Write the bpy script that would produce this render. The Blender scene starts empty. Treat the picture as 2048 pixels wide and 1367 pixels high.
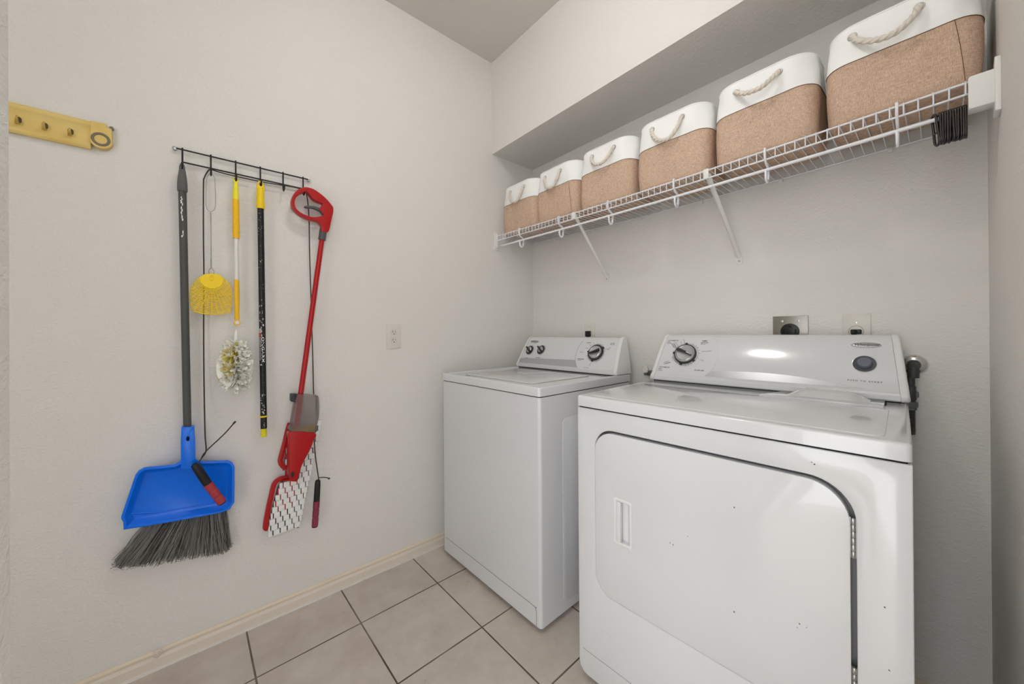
import bpy, bmesh, math, random
from mathutils import Vector, Matrix
random.seed(7)
PI = math.pi
SC = bpy.context.scene
COL = SC.collection

# ------------------------------------------------------------------ camera
YAW, PITCH, ROLL, CAM_H, FPX = 48.8708, 0.1074, -0.3818, 1.1127, 732.93
def cam_axes():
    y = math.radians(YAW)
    fw = Vector((-math.sin(y), math.cos(y), 0)); rt = Vector((math.cos(y), math.sin(y), 0)); up = Vector((0, 0, 1))
    t = math.radians(PITCH)
    fw, up = fw * math.cos(t) + up * math.sin(t), up * math.cos(t) - fw * math.sin(t)
    t = math.radians(ROLL)
    rt, up = rt * math.cos(t) + up * math.sin(t), up * math.cos(t) - rt * math.sin(t)
    return fw, rt, up
fw, rt, up = cam_axes()
cd = bpy.data.cameras.new('camera'); cam = bpy.data.objects.new('camera', cd); COL.objects.link(cam)
cam.matrix_world = Matrix(((rt.x, up.x, -fw.x, 0), (rt.y, up.y, -fw.y, 0), (rt.z, up.z, -fw.z, CAM_H), (0, 0, 0, 1)))
cd.sensor_width = 36; cd.sensor_fit = 'HORIZONTAL'; cd.lens = FPX / 2048 * 36
cd.shift_x = -(1037.07 - 1024) / 2048; cd.shift_y = (661.87 - 683.5) / 2048
cd.clip_start = 0.02
SC.camera = cam

# ------------------------------------------------------------------ world, light, exposure
wd = bpy.data.worlds.new('hall_light'); SC.world = wd; wd.use_nodes = True
wd.node_tree.nodes['Background'].inputs[0].default_value = (0.95, 0.975, 1.0, 1)
wd.node_tree.nodes['Background'].inputs[1].default_value = WORLD_STRENGTH = 2.4
LAMP_XYZ = (-0.76, 0.48, 2.697); LAMP_R = 0.12; LAMP_POWER = 16.5
SC.view_settings.view_transform = 'Standard'; SC.view_settings.look = 'None'
SC.view_settings.gamma = 1.0; SC.view_settings.use_curve_mapping = False
SC.view_settings.exposure = 0.94

# ------------------------------------------------------------------ room numbers (metres)
A = 1.7245          # left wall at x = -A
B = 1.6346          # back wall at y = B
XR = 0.0924         # right wall
SY = 1.307          # front face of the boxed-out upper wall
SZ = 2.159          # its underside
CZ = 2.697          # ceiling
WALL_END = 0.05     # the right wall stops here
JX, JY = -0.45, -0.104
YF = -1.20

# ------------------------------------------------------------------ materials
def srgb(r, g, b):
    f = lambda c: (c / 255 / 12.92) if c / 255 <= 0.04045 else ((c / 255 + 0.055) / 1.055) ** 2.4
    return (f(r), f(g), f(b), 1)
MAT = {}
def mat(name, col, rough=0.5, metal=0.0, spec=0.5, bump=None, coat=0.0, mott=None, trans=0.0, ior=1.45):
    m = bpy.data.materials.new(name); m.use_nodes = True; nt = m.node_tree
    p = nt.nodes['Principled BSDF']
    p.inputs['Base Color'].default_value = col
    p.inputs['Roughness'].default_value = rough; p.inputs['Metallic'].default_value = metal
    p.inputs['Specular IOR Level'].default_value = spec
    p.inputs['Coat Weight'].default_value = coat; p.inputs['Coat Roughness'].default_value = 0.04
    p.inputs['Transmission Weight'].default_value = trans; p.inputs['IOR'].default_value = ior
    tc = nt.nodes.new('ShaderNodeTexCoord')
    if mott:                       # (scale, second colour, amount): slow tonal variation of the stuff itself
        n = nt.nodes.new('ShaderNodeTexNoise'); n.inputs['Scale'].default_value = mott[0]; n.inputs['Detail'].default_value = 5
        r = nt.nodes.new('ShaderNodeValToRGB'); r.color_ramp.elements[0].position = 0.35; r.color_ramp.elements[1].position = 0.65
        r.color_ramp.elements[0].color = col; r.color_ramp.elements[1].color = mott[1]
        nt.links.new(tc.outputs['Object'], n.inputs['Vector']); nt.links.new(n.outputs['Fac'], r.inputs['Fac'])
        nt.links.new(r.outputs['Color'], p.inputs['Base Color'])
    if bump:                       # (scale, distance, detail)
        n = nt.nodes.new('ShaderNodeTexNoise'); n.inputs['Scale'].default_value = bump[0]; n.inputs['Detail'].default_value = bump[2] if len(bump) > 2 else 2
        b = nt.nodes.new('ShaderNodeBump'); b.inputs['Distance'].default_value = bump[1]; b.inputs['Strength'].default_value = 1
        nt.links.new(tc.outputs['Object'], n.inputs['Vector']); nt.links.new(n.outputs['Fac'], b.inputs['Height'])
        nt.links.new(b.outputs['Normal'], p.inputs['Normal'])
    MAT[name] = m
    return m
def wall_mat(name, col, amp):
    m = mat(name, col, 0.62, spec=0.35); nt = m.node_tree; p = nt.nodes['Principled BSDF']
    tc = nt.nodes.new('ShaderNodeTexCoord'); mp = nt.nodes.new('ShaderNodeMapping'); mp.inputs['Scale'].default_value = (1, 1, 1.7)
    nt.links.new(tc.outputs['Object'], mp.inputs['Vector'])
    a = nt.nodes.new('ShaderNodeTexNoise'); a.inputs['Scale'].default_value = 95; a.inputs['Detail'].default_value = 3; a.inputs['Distortion'].default_value = 0.6
    c = nt.nodes.new('ShaderNodeTexNoise'); c.inputs['Scale'].default_value = 34; c.inputs['Detail'].default_value = 2; c.inputs['Distortion'].default_value = 1.2
    ra = nt.nodes.new('ShaderNodeMapRange'); ra.inputs['From Min'].default_value = 0.42; ra.inputs['From Max'].default_value = 0.6
    rc = nt.nodes.new('ShaderNodeMapRange'); rc.inputs['From Min'].default_value = 0.45; rc.inputs['From Max'].default_value = 0.58; rc.interpolation_type = 'SMOOTHSTEP'
    mx = nt.nodes.new('ShaderNodeMath'); mx.operation = 'MULTIPLY_ADD'; mx.inputs[1].default_value = 0.8
    b = nt.nodes.new('ShaderNodeBump'); b.inputs['Distance'].default_value = amp; b.inputs['Strength'].default_value = 1
    for n in (a, c): nt.links.new(mp.outputs['Vector'], n.inputs['Vector'])
    nt.links.new(a.outputs['Fac'], ra.inputs['Value']); nt.links.new(c.outputs['Fac'], rc.inputs['Value'])
    nt.links.new(rc.outputs['Result'], mx.inputs[0]); nt.links.new(ra.outputs['Result'], mx.inputs[2])
    nt.links.new(mx.outputs[0], b.inputs['Height']); nt.links.new(b.outputs['Normal'], p.inputs['Normal'])
    return m
WALL = wall_mat('painted_texture_wall', srgb(229, 226, 221), 0.00037)
CEIL = wall_mat('painted_texture_ceiling', srgb(216, 213, 207), 0.0004)

def floor_mat():
    m = mat('floor_tile', srgb(200, 190, 180), 0.42, spec=0.4); nt = m.node_tree; p = nt.nodes['Principled BSDF']; L = nt.links.new
    tc = nt.nodes.new('ShaderNodeTexCoord'); mp = nt.nodes.new('ShaderNodeMapping'); mp.vector_type = 'TEXTURE'
    mp.inputs['Location'].default_value = (-1.4632, 0.4655, 0); mp.inputs['Rotation'].default_value = (0, 0, math.radians(1.0)); mp.inputs['Scale'].default_value = (0.3302,) * 3
    L(tc.outputs['Object'], mp.inputs['Vector'])
    sp = nt.nodes.new('ShaderNodeSeparateXYZ'); L(mp.outputs['Vector'], sp.inputs[0])
    ds = []
    for ax in 'XY':
        pp = nt.nodes.new('ShaderNodeMath'); pp.operation = 'PINGPONG'; pp.inputs[1].default_value = 0.5; L(sp.outputs[ax], pp.inputs[0]); ds.append(pp)
    mn = nt.nodes.new('ShaderNodeMath'); mn.operation = 'MINIMUM'; L(ds[0].outputs[0], mn.inputs[0]); L(ds[1].outputs[0], mn.inputs[1])
    wn = nt.nodes.new('ShaderNodeTexNoise'); wn.inputs['Scale'].default_value = 18; L(tc.outputs['Object'], wn.inputs['Vector'])
    wm = nt.nodes.new('ShaderNodeMath'); wm.operation = 'MULTIPLY_ADD'; wm.inputs[1].default_value = 0.004; L(wn.outputs['Fac'], wm.inputs[0]); L(mn.outputs[0], wm.inputs[2])
    g = nt.nodes.new('ShaderNodeMapRange'); g.inputs['From Min'].default_value = 0.0075; g.inputs['From Max'].default_value = 0.0115; L(wm.outputs[0], g.inputs['Value'])
    fl = []
    for ax in 'XY':
        f = nt.nodes.new('ShaderNodeMath'); f.operation = 'FLOOR'; L(sp.outputs[ax], f.inputs[0]); fl.append(f)
    cb = nt.nodes.new('ShaderNodeCombineXYZ'); L(fl[0].outputs[0], cb.inputs[0]); L(fl[1].outputs[0], cb.inputs[1])
    wh = nt.nodes.new('ShaderNodeTexWhiteNoise'); L(cb.outputs[0], wh.inputs['Vector'])
    n1 = nt.nodes.new('ShaderNodeTexNoise'); n1.inputs['Scale'].default_value = 5; n1.inputs['Detail'].default_value = 8; n1.inputs['Roughness'].default_value = 0.65; L(tc.outputs['Object'], n1.inputs['Vector'])
    r1 = nt.nodes.new('ShaderNodeValToRGB'); e = r1.color_ramp.elements
    e[0].position = 0.3; e[0].color = srgb(186, 173, 163); e[1].position = 0.72; e[1].color = srgb(214, 204, 194)
    ad = nt.nodes.new('ShaderNodeMath'); ad.operation = 'MULTIPLY_ADD'; ad.inputs[1].default_value = 0.12; L(wh.outputs['Value'], ad.inputs[0]); L(n1.outputs['Fac'], ad.inputs[2]); L(ad.outputs[0], r1.inputs['Fac'])
    n2 = nt.nodes.new('ShaderNodeTexNoise'); n2.inputs['Scale'].default_value = 38; n2.inputs['Detail'].default_value = 4; L(tc.outputs['Object'], n2.inputs['Vector'])
    r2 = nt.nodes.new('ShaderNodeMapRange'); r2.inputs['From Min'].default_value = 0.70; r2.inputs['From Max'].default_value = 0.76; r2.inputs['To Max'].default_value = 0.35; L(n2.outputs['Fac'], r2.inputs['Value'])
    md = nt.nodes.new('ShaderNodeMixRGB'); L(r2.outputs[0], md.inputs[0]); L(r1.outputs['Color'], md.inputs[1]); md.inputs[2].default_value = srgb(120, 108, 98)
    ng = nt.nodes.new('ShaderNodeTexNoise'); ng.inputs['Scale'].default_value = 3.5; L(tc.outputs['Object'], ng.inputs['Vector'])
    rg = nt.nodes.new('ShaderNodeValToRGB'); rg.color_ramp.elements[0].position = 0.4; rg.color_ramp.elements[0].color = srgb(84, 72, 62); rg.color_ramp.elements[1].position = 0.62; rg.color_ramp.elements[1].color = srgb(132, 118, 104); L(ng.outputs['Fac'], rg.inputs['Fac'])
    mx = nt.nodes.new('ShaderNodeMixRGB'); L(g.outputs[0], mx.inputs[0]); L(rg.outputs['Color'], mx.inputs[1]); L(md.outputs[0], mx.inputs[2]); L(mx.outputs[0], p.inputs['Base Color'])
    ro = nt.nodes.new('ShaderNodeMapRange'); ro.inputs['To Min'].default_value = 0.85; ro.inputs['To Max'].default_value = 0.38; L(g.outputs[0], ro.inputs['Value']); L(ro.outputs[0], p.inputs['Roughness'])
    hb = nt.nodes.new('ShaderNodeMath'); hb.operation = 'MULTIPLY_ADD'; hb.inputs[1].default_value = 0.12; L(n2.outputs['Fac'], hb.inputs[0]); L(g.outputs[0], hb.inputs[2])
    b = nt.nodes.new('ShaderNodeBump'); b.inputs['Distance'].default_value = 0.0015; L(hb.outputs[0], b.inputs['Height']); L(b.outputs['Normal'], p.inputs['Normal'])
    return m
TILE = floor_mat()

def burlap_mat():
    m = mat('tan_linen_fabric', srgb(196, 160, 130), 0.9, spec=0.15); nt = m.node_tree; p = nt.nodes['Principled BSDF']; L = nt.links.new
    tc = nt.nodes.new('ShaderNodeTexCoord')
    def wv(axis_scale, sc):
        mp = nt.nodes.new('ShaderNodeMapping'); mp.inputs['Scale'].default_value = axis_scale; L(tc.outputs['Object'], mp.inputs['Vector'])
        n = nt.nodes.new('ShaderNodeTexNoise'); n.inputs['Scale'].default_value = sc; n.inputs['Detail'].default_value = 2; L(mp.outputs['Vector'], n.inputs['Vector']); return n
    a = wv((1, 1, 0.10), 1100); c = wv((0.08, 0.08, 1), 1150)
    s = nt.nodes.new('ShaderNodeMath'); s.operation = 'ADD'; L(a.outputs['Fac'], s.inputs[0]); L(c.outputs['Fac'], s.inputs[1])
    r = nt.nodes.new('ShaderNodeValToRGB'); s2 = nt.nodes.new('ShaderNodeMath'); s2.operation = 'MULTIPLY'; s2.inputs[1].default_value = 0.5; L(s.outputs[0], s2.inputs[0]); L(s2.outputs[0], r.inputs['Fac'])
    e = r.color_ramp.elements; e[0].position = 0.38; e[0].color = srgb(186, 155, 132); e[1].position = 0.62; e[1].color = srgb(230, 201, 178)
    L(r.outputs['Color'], p.inputs['Base Color'])
    cr = nt.nodes.new('ShaderNodeTexNoise'); cr.inputs['Scale'].default_value = 11; cr.inputs['Detail'].default_value = 2; cr.inputs['Distortion'].default_value = 0.5; L(tc.outputs['Object'], cr.inputs['Vector'])
    b1 = nt.nodes.new('ShaderNodeBump'); b1.inputs['Distance'].default_value = 0.030; b1.inputs['Strength'].default_value = 0.7; L(cr.outputs['Fac'], b1.inputs['Height'])
    b = nt.nodes.new('ShaderNodeBump'); b.inputs['Distance'].default_value = 0.0008; L(s.outputs[0], b.inputs['Height']); L(b1.outputs['Normal'], b.inputs['Normal']); L(b.outputs['Normal'], p.inputs['Normal'])
    return m
BURLAP = burlap_mat()
mat('white_band_fabric', srgb(248, 248, 246), 0.55, spec=0.3, bump=(11, 0.020, 1))
mat('cotton_rope', srgb(228, 220, 208), 0.9, spec=0.2, bump=(900, 0.0006))
mat('seam_thread', srgb(112, 82, 60), 0.9)
mat('steel', srgb(190, 190, 190), 0.28, metal=1)
mat('chrome', srgb(225, 225, 225), 0.08, metal=1)
mat('brushed_plate', srgb(150, 146, 140), 0.38, metal=1, bump=(160, 0.0002))
mat('appliance_white', srgb(222, 223, 225), 0.16, spec=0.5, coat=0.6)
mat('appliance_plastic', srgb(232, 232, 232), 0.3, spec=0.45)
mat('console_white', srgb(222, 223, 225), 0.14, spec=0.5, coat=0.3)
mat('silver_band', srgb(190, 191, 194), 0.28, metal=0.5)
mat('knob_silver', srgb(196, 196, 198), 0.25, metal=0.55)
mat('dark_plastic', srgb(44, 45, 48), 0.35)
mat('button_grey', srgb(72, 75, 84), 0.3)
mat('button_cap', srgb(104, 110, 122), 0.25)
mat('ink', srgb(60, 62, 66), 0.6)
mat('faint_ink', srgb(150, 152, 156), 0.6)
mat('gap_black', srgb(22, 22, 23), 0.8)
mat('recess_grey', srgb(120, 120, 122), 0.5)
mat('shelf_white', srgb(236, 236, 240), 0.35, spec=0.5)
mat('bracket_white', srgb(230, 229, 225), 0.4)
mat('trim_paint', srgb(226, 216, 202), 0.45, bump=(25, 0.0006))
mat('trim_cream', srgb(228, 214, 193), 0.5)
mat('outlet_white', srgb(222, 218, 210), 0.35)
mat('socket_white', srgb(216, 211, 203), 0.4)
mat('black_plastic', srgb(24, 24, 25), 0.4)
mat('black_wire', srgb(18, 18, 19), 0.35)
mat('rail_yellow', srgb(226, 196, 112), 0.5, mott=(12, srgb(232, 204, 128), 1))
mat('rail_shadow_slot', srgb(84, 72, 44), 0.7)
mat('rail_rubber', srgb(126, 116, 100), 0.6)
mat('pole_grey', srgb(78, 78, 76), 0.45)
mat('grip_grey', srgb(96, 96, 95), 0.6)
mat('pan_blue', srgb(0, 116, 246), 0.25, spec=0.5)
mat('bristle_grey', srgb(138, 137, 132), 0.6)
mat('bristle_dark', srgb(78, 78, 75), 0.8)
mat('bright_yellow', srgb(250, 214, 24), 0.4)
mat('pale_yellow', srgb(250, 236, 60), 0.4)
mat('warm_yellow', srgb(252, 196, 20), 0.4)
mat('shaft_white', srgb(232, 230, 226), 0.3)
mat('duster_white', srgb(252, 250, 240), 0.9)
mat('duster_yellow', srgb(240, 222, 110), 0.9)
mat('thread_yellow', srgb(240, 226, 40), 0.45)
mat('black_paint', srgb(18, 18, 22), 0.4)
mat('sticker_black', srgb(20, 20, 22), 0.4)
mat('print_white', srgb(238, 238, 238), 0.5)
mat('print_red', srgb(180, 60, 44), 0.5)
mat('paint_splash', srgb(226, 226, 228), 0.6)
mat('mop_red', srgb(176, 8, 16), 0.3, spec=0.5)
mat('mop_grey', srgb(80, 84, 88), 0.5)
mat('bottle_grey', srgb(200, 196, 192), 0.32, trans=0.85, ior=1.2)
mat('bottle_liquid', srgb(176, 140, 24), 0.3)
mat('pad_white', srgb(240, 240, 238), 0.95, bump=(500, 0.001))
mat('pad_backing', srgb(84, 88, 96), 0.9)
mat('pad_red', srgb(190, 30, 44), 0.9)
mat('rope_brown', srgb(56, 42, 36), 0.5)
mat('grip_red', srgb(176, 64, 72), 0.7)
mat('grip_plum', srgb(140, 54, 78), 0.7)
mat('clip_brown', srgb(30, 18, 17), 0.18, spec=0.6, coat=0.4)
mat('valve_dark', srgb(62, 64, 62), 0.45)
mat('valve_grey', srgb(104, 106, 102), 0.45)
mat('swatter_yellow', srgb(255, 218, 10), 0.4)
mat('wire_steel', srgb(170, 174, 176), 0.3, metal=0.8)
lm = mat('lamp_glass', srgb(255, 250, 240), 0.4)
lm.node_tree.nodes['Principled BSDF'].inputs['Emission Color'].default_value = (1.0, 0.975, 0.94, 1)
lm.node_tree.nodes['Principled BSDF'].inputs['Emission Strength'].default_value = LAMP_POWER
M = MAT

# ------------------------------------------------------------------ mesh helpers
def tag(o, label=None, cat=None, group=None, kind=None):
    if label: o['label'] = label
    if cat: o['category'] = cat
    if group: o['group'] = group
    if kind: o['kind'] = kind
    return o
def thing(name, label, cat, loc=(0, 0, 0), rotz=0, group=None):
    o = bpy.data.objects.new(name, None); COL.objects.link(o); o.empty_display_size = 0.05
    o.location = loc; o.rotation_euler = (0, 0, rotz)
    return tag(o, label, cat, group)
def link(name, bm, m, parent=None, world=False, smooth=35, label=None):
    """one mesh object; world=True: the mesh was drawn in room coordinates and is moved into its parent's frame"""
    if world and parent is not None:
        p = parent; off = Vector((0, 0, 0))
        while p is not None: off += p.location; p = p.parent
        bmesh.ops.translate(bm, vec=-off, verts=bm.verts)
    bmesh.ops.recalc_face_normals(bm, faces=bm.faces)
    me = bpy.data.meshes.new(name); bm.to_mesh(me); bm.free()
    for x in (m if isinstance(m, (list, tuple)) else [m]): me.materials.append(MAT[x] if isinstance(x, str) else x)
    if smooth:
        for f in me.polygons: f.use_smooth = True
        me.set_sharp_from_angle(angle=math.radians(smooth))
    o = bpy.data.objects.new(name, me); COL.objects.link(o)
    if parent: o.parent = parent
    if label: o['label'] = label
    return o
def single(name, bm, m, label, cat, group=None, kind=None, base=None, smooth=35):
    """a thing that is one mesh; its origin is put at base"""
    if base is not None: bmesh.ops.translate(bm, vec=-Vector(base), verts=bm.verts)
    o = link(name, bm, m, smooth=smooth)
    if base is not None: o.location = base
    return tag(o, label, cat, group, kind)
def struct(name, bm, m):
    return tag(link(name, bm, m, smooth=0), kind='structure')
def bx(bm, x0, x1, y0, y1, z0, z1, bev=0, seg=2, mi=0, rot=None):
    """box, optionally bevelled; rot = (axis, angle) about its centre"""
    r = bmesh.ops.create_cube(bm, size=1); vs = r['verts']
    c = Vector(((x0 + x1) / 2, (y0 + y1) / 2, (z0 + z1) / 2))
    bmesh.ops.scale(bm, vec=(abs(x1 - x0), abs(y1 - y0), abs(z1 - z0)), verts=vs)
    fs = list({f for v in vs for f in v.link_faces})
    for f in fs: f.material_index = mi
    if bev:
        es = list({e for v in vs for e in v.link_edges})
        q = bmesh.ops.bevel(bm, geom=es, offset=bev, segments=seg, affect='EDGES', profile=0.5)
        vs = list(set(q['verts']) | {v for v in vs if v.is_valid})
        for f in q['faces']: f.material_index = mi
    if rot: bmesh.ops.rotate(bm, cent=(0, 0, 0), matrix=Matrix.Rotation(rot[1], 3, rot[0]), verts=vs)
    bmesh.ops.translate(bm, vec=c, verts=vs)
    return vs
def new(): return bmesh.new()
def frame_for(t, ref=None):
    t = t.normalized(); r = ref or Vector((0, 0, 1))
    if abs(t.dot(r)) > 0.95: r = Vector((1, 0, 0))
    u = t.cross(r).normalized(); return u, t.cross(u).normalized()
def tube(bm, pts, r, n=8, closed=False, mi=0, cap=True, shape=None, ref=None):
    """round bar along a path; r a number or one per point; shape(i, ang) scales the radius; ref fixes the frame"""
    P = [Vector(p) for p in pts]; N = len(P); rr = r if isinstance(r, (list, tuple)) else [r] * N
    rings = []; u = None
    for i in range(N):
        if closed: t = P[(i + 1) % N] - P[i - 1]
        else: t = P[min(i + 1, N - 1)] - P[max(i - 1, 0)]
        t = t.normalized()
        if u is None: u, v = frame_for(t, ref)
        else:
            u = (u - t * u.dot(t))
            u = u.normalized() if u.length > 1e-6 else frame_for(t)[0]
            v = t.cross(u).normalized()
        ring = []
        for k in range(n):
            a = 2 * PI * k / n; q = rr[i] * (shape(i, a) if shape else 1)
            ring.append(bm.verts.new(P[i] + u * math.cos(a) * q + v * math.sin(a) * q))
        rings.append(ring)
    fs = []
    for i in range(N if closed else N - 1):
        a, b = rings[i], rings[(i + 1) % N]
        for k in range(n): fs.append(bm.faces.new((a[k], a[(k + 1) % n], b[(k + 1) % n], b[k])))
    if cap and not closed:
        fs.append(bm.faces.new(rings[0][::-1])); fs.append(bm.faces.new(rings[-1]))
    for f in fs: f.material_index = mi
    return rings
def smooth_path(pts, n=6, closed=False):
    P = [Vector(p) for p in pts]; out = []; N = len(P)
    rng = range(N) if closed else range(N - 1)
    for i in rng:
        g = (lambda k: P[k % N]) if closed else (lambda k: P[max(0, min(N - 1, k))])
        p0, p1, p2, p3 = g(i - 1), g(i), g(i + 1), g(i + 2)
        for k in range(n):
            t = k / n
            out.append(0.5 * ((2 * p1) + (p2 - p0) * t + (2 * p0 - 5 * p1 + 4 * p2 - p3) * t * t + (3 * p1 - p0 - 3 * p2 + p3) * t ** 3))
    if not closed: out.append(P[-1])
    return out
def lathe(bm, prof, mtx, n=32, mi=0):
    """revolve (radius, height) pairs about local z, then transform by mtx"""
    rings = []
    for r, h in prof:
        if r < 1e-6: rings.append([bm.verts.new(mtx @ Vector((0, 0, h)))])
        else: rings.append([bm.verts.new(mtx @ Vector((r * math.cos(2 * PI * k / n), r * math.sin(2 * PI * k / n), h))) for k in range(n)])
    for a, b in zip(rings, rings[1:]):
        for k in range(n):
            k2 = (k + 1) % n
            if len(a) == 1 and len(b) == 1: continue
            if len(a) == 1: f = bm.faces.new((a[0], b[k2], b[k]))
            elif len(b) == 1: f = bm.faces.new((a[k], a[k2], b[0]))
            else: f = bm.faces.new((a[k], a[k2], b[k2], b[k]))
            f.material_index = mi
def bevel_sharp(bm, faces, off, seg=2, ang=30):
    es = set()
    for f in faces:
        if not f.is_valid: continue
        for e in f.edges:
            if len(e.link_faces) == 2 and e.calc_face_angle(0) > math.radians(ang): es.add(e)
    if es: bmesh.ops.bevel(bm, geom=list(es), offset=off, segments=seg, affect='EDGES', profile=0.5, clamp_overlap=True)
def plate(bm, outer, inner, f0, f1, bev=0, seg=2, mi=0):
    """flat shape (2-D outline, optional list of hole outlines) between two depths; f0/f1 map (u, v) to space"""
    tb = bmesh.new(); holes = inner or []
    loops = [outer] + list(holes); allf = []
    sides = []
    for f in (f0, f1):
        es = []; vl = []
        for lp in loops:
            vs = [tb.verts.new(f(*p)) for p in lp]; vl.append(vs)
            es += [tb.edges.new((vs[i], vs[(i + 1) % len(vs)])) for i in range(len(vs))]
        if holes: bmesh.ops.triangle_fill(tb, edges=es, use_beauty=True)
        else: tb.faces.new(vl[0])
        sides.append(vl)
    for a, b in zip(*sides):
        for i in range(len(a)):
            j = (i + 1) % len(a); tb.faces.new((a[i], a[j], b[j], b[i]))
    bmesh.ops.recalc_face_normals(tb, faces=tb.faces)
    if bev: bevel_sharp(tb, list(tb.faces), bev, seg)
    for f in tb.faces: f.material_index = mi
    me = bpy.data.meshes.new('t'); tb.to_mesh(me); tb.free(); bm.from_mesh(me); bpy.data.meshes.remove(me)
def rrect(x0, x1, z0, z1, r, n=6):
    """rounded rectangle outline; r a number or (bottom-left, bottom-right, top-right, top-left)"""
    rr = r if isinstance(r, (list, tuple)) else (r,) * 4; out = []
    for (cx, cz, a0, q) in ((x0 + rr[0], z0 + rr[0], PI, rr[0]), (x1 - rr[1], z0 + rr[1], 1.5 * PI, rr[1]), (x1 - rr[2], z1 - rr[2], 0, rr[2]), (x0 + rr[3], z1 - rr[3], 0.5 * PI, rr[3])):
        for k in range(n + 1):
            a = a0 + k * PI / 2 / n; out.append((cx + q * math.cos(a), cz + q * math.sin(a)))
    return out
def ellipse(cx, cy, rx, ry, n=32): return [(cx + rx * math.cos(2 * PI * k / n), cy + ry * math.sin(2 * PI * k / n)) for k in range(n)]
def text(bm, body, size, mtx, mi=0, align='LEFT', shear=0.0, depth=0.0003, squeeze=1.0, bold=0.0):
    cu = bpy.data.curves.new('t', 'FONT'); cu.body = body; cu.size = size; cu.align_x = align; cu.align_y = 'CENTER'
    cu.shear = shear; cu.extrude = depth; cu.resolution_u = 2; cu.offset = bold
    o = bpy.data.objects.new('t', cu); COL.objects.link(o)
    me = bpy.data.meshes.new_from_object(o.evaluated_get(bpy.context.evaluated_depsgraph_get()))
    n0 = len(bm.verts); nf = len(bm.faces)
    me.transform(mtx @ Matrix.Diagonal((squeeze, 1, 1, 1)))
    bm.from_mesh(me); bm.faces.ensure_lookup_table()
    for f in bm.faces[nf:]: f.material_index = mi
    bpy.data.objects.remove(o); bpy.data.curves.remove(cu); bpy.data.meshes.remove(me)
def basis(o, x, y, z): 
    x, y, z, o = (Vector(v) for v in (x, y, z, o))
    return Matrix(((x.x, y.x, z.x, o.x), (x.y, y.y, z.y, o.y), (x.z, y.z, z.z, o.z), (0, 0, 0, 1)))

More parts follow.
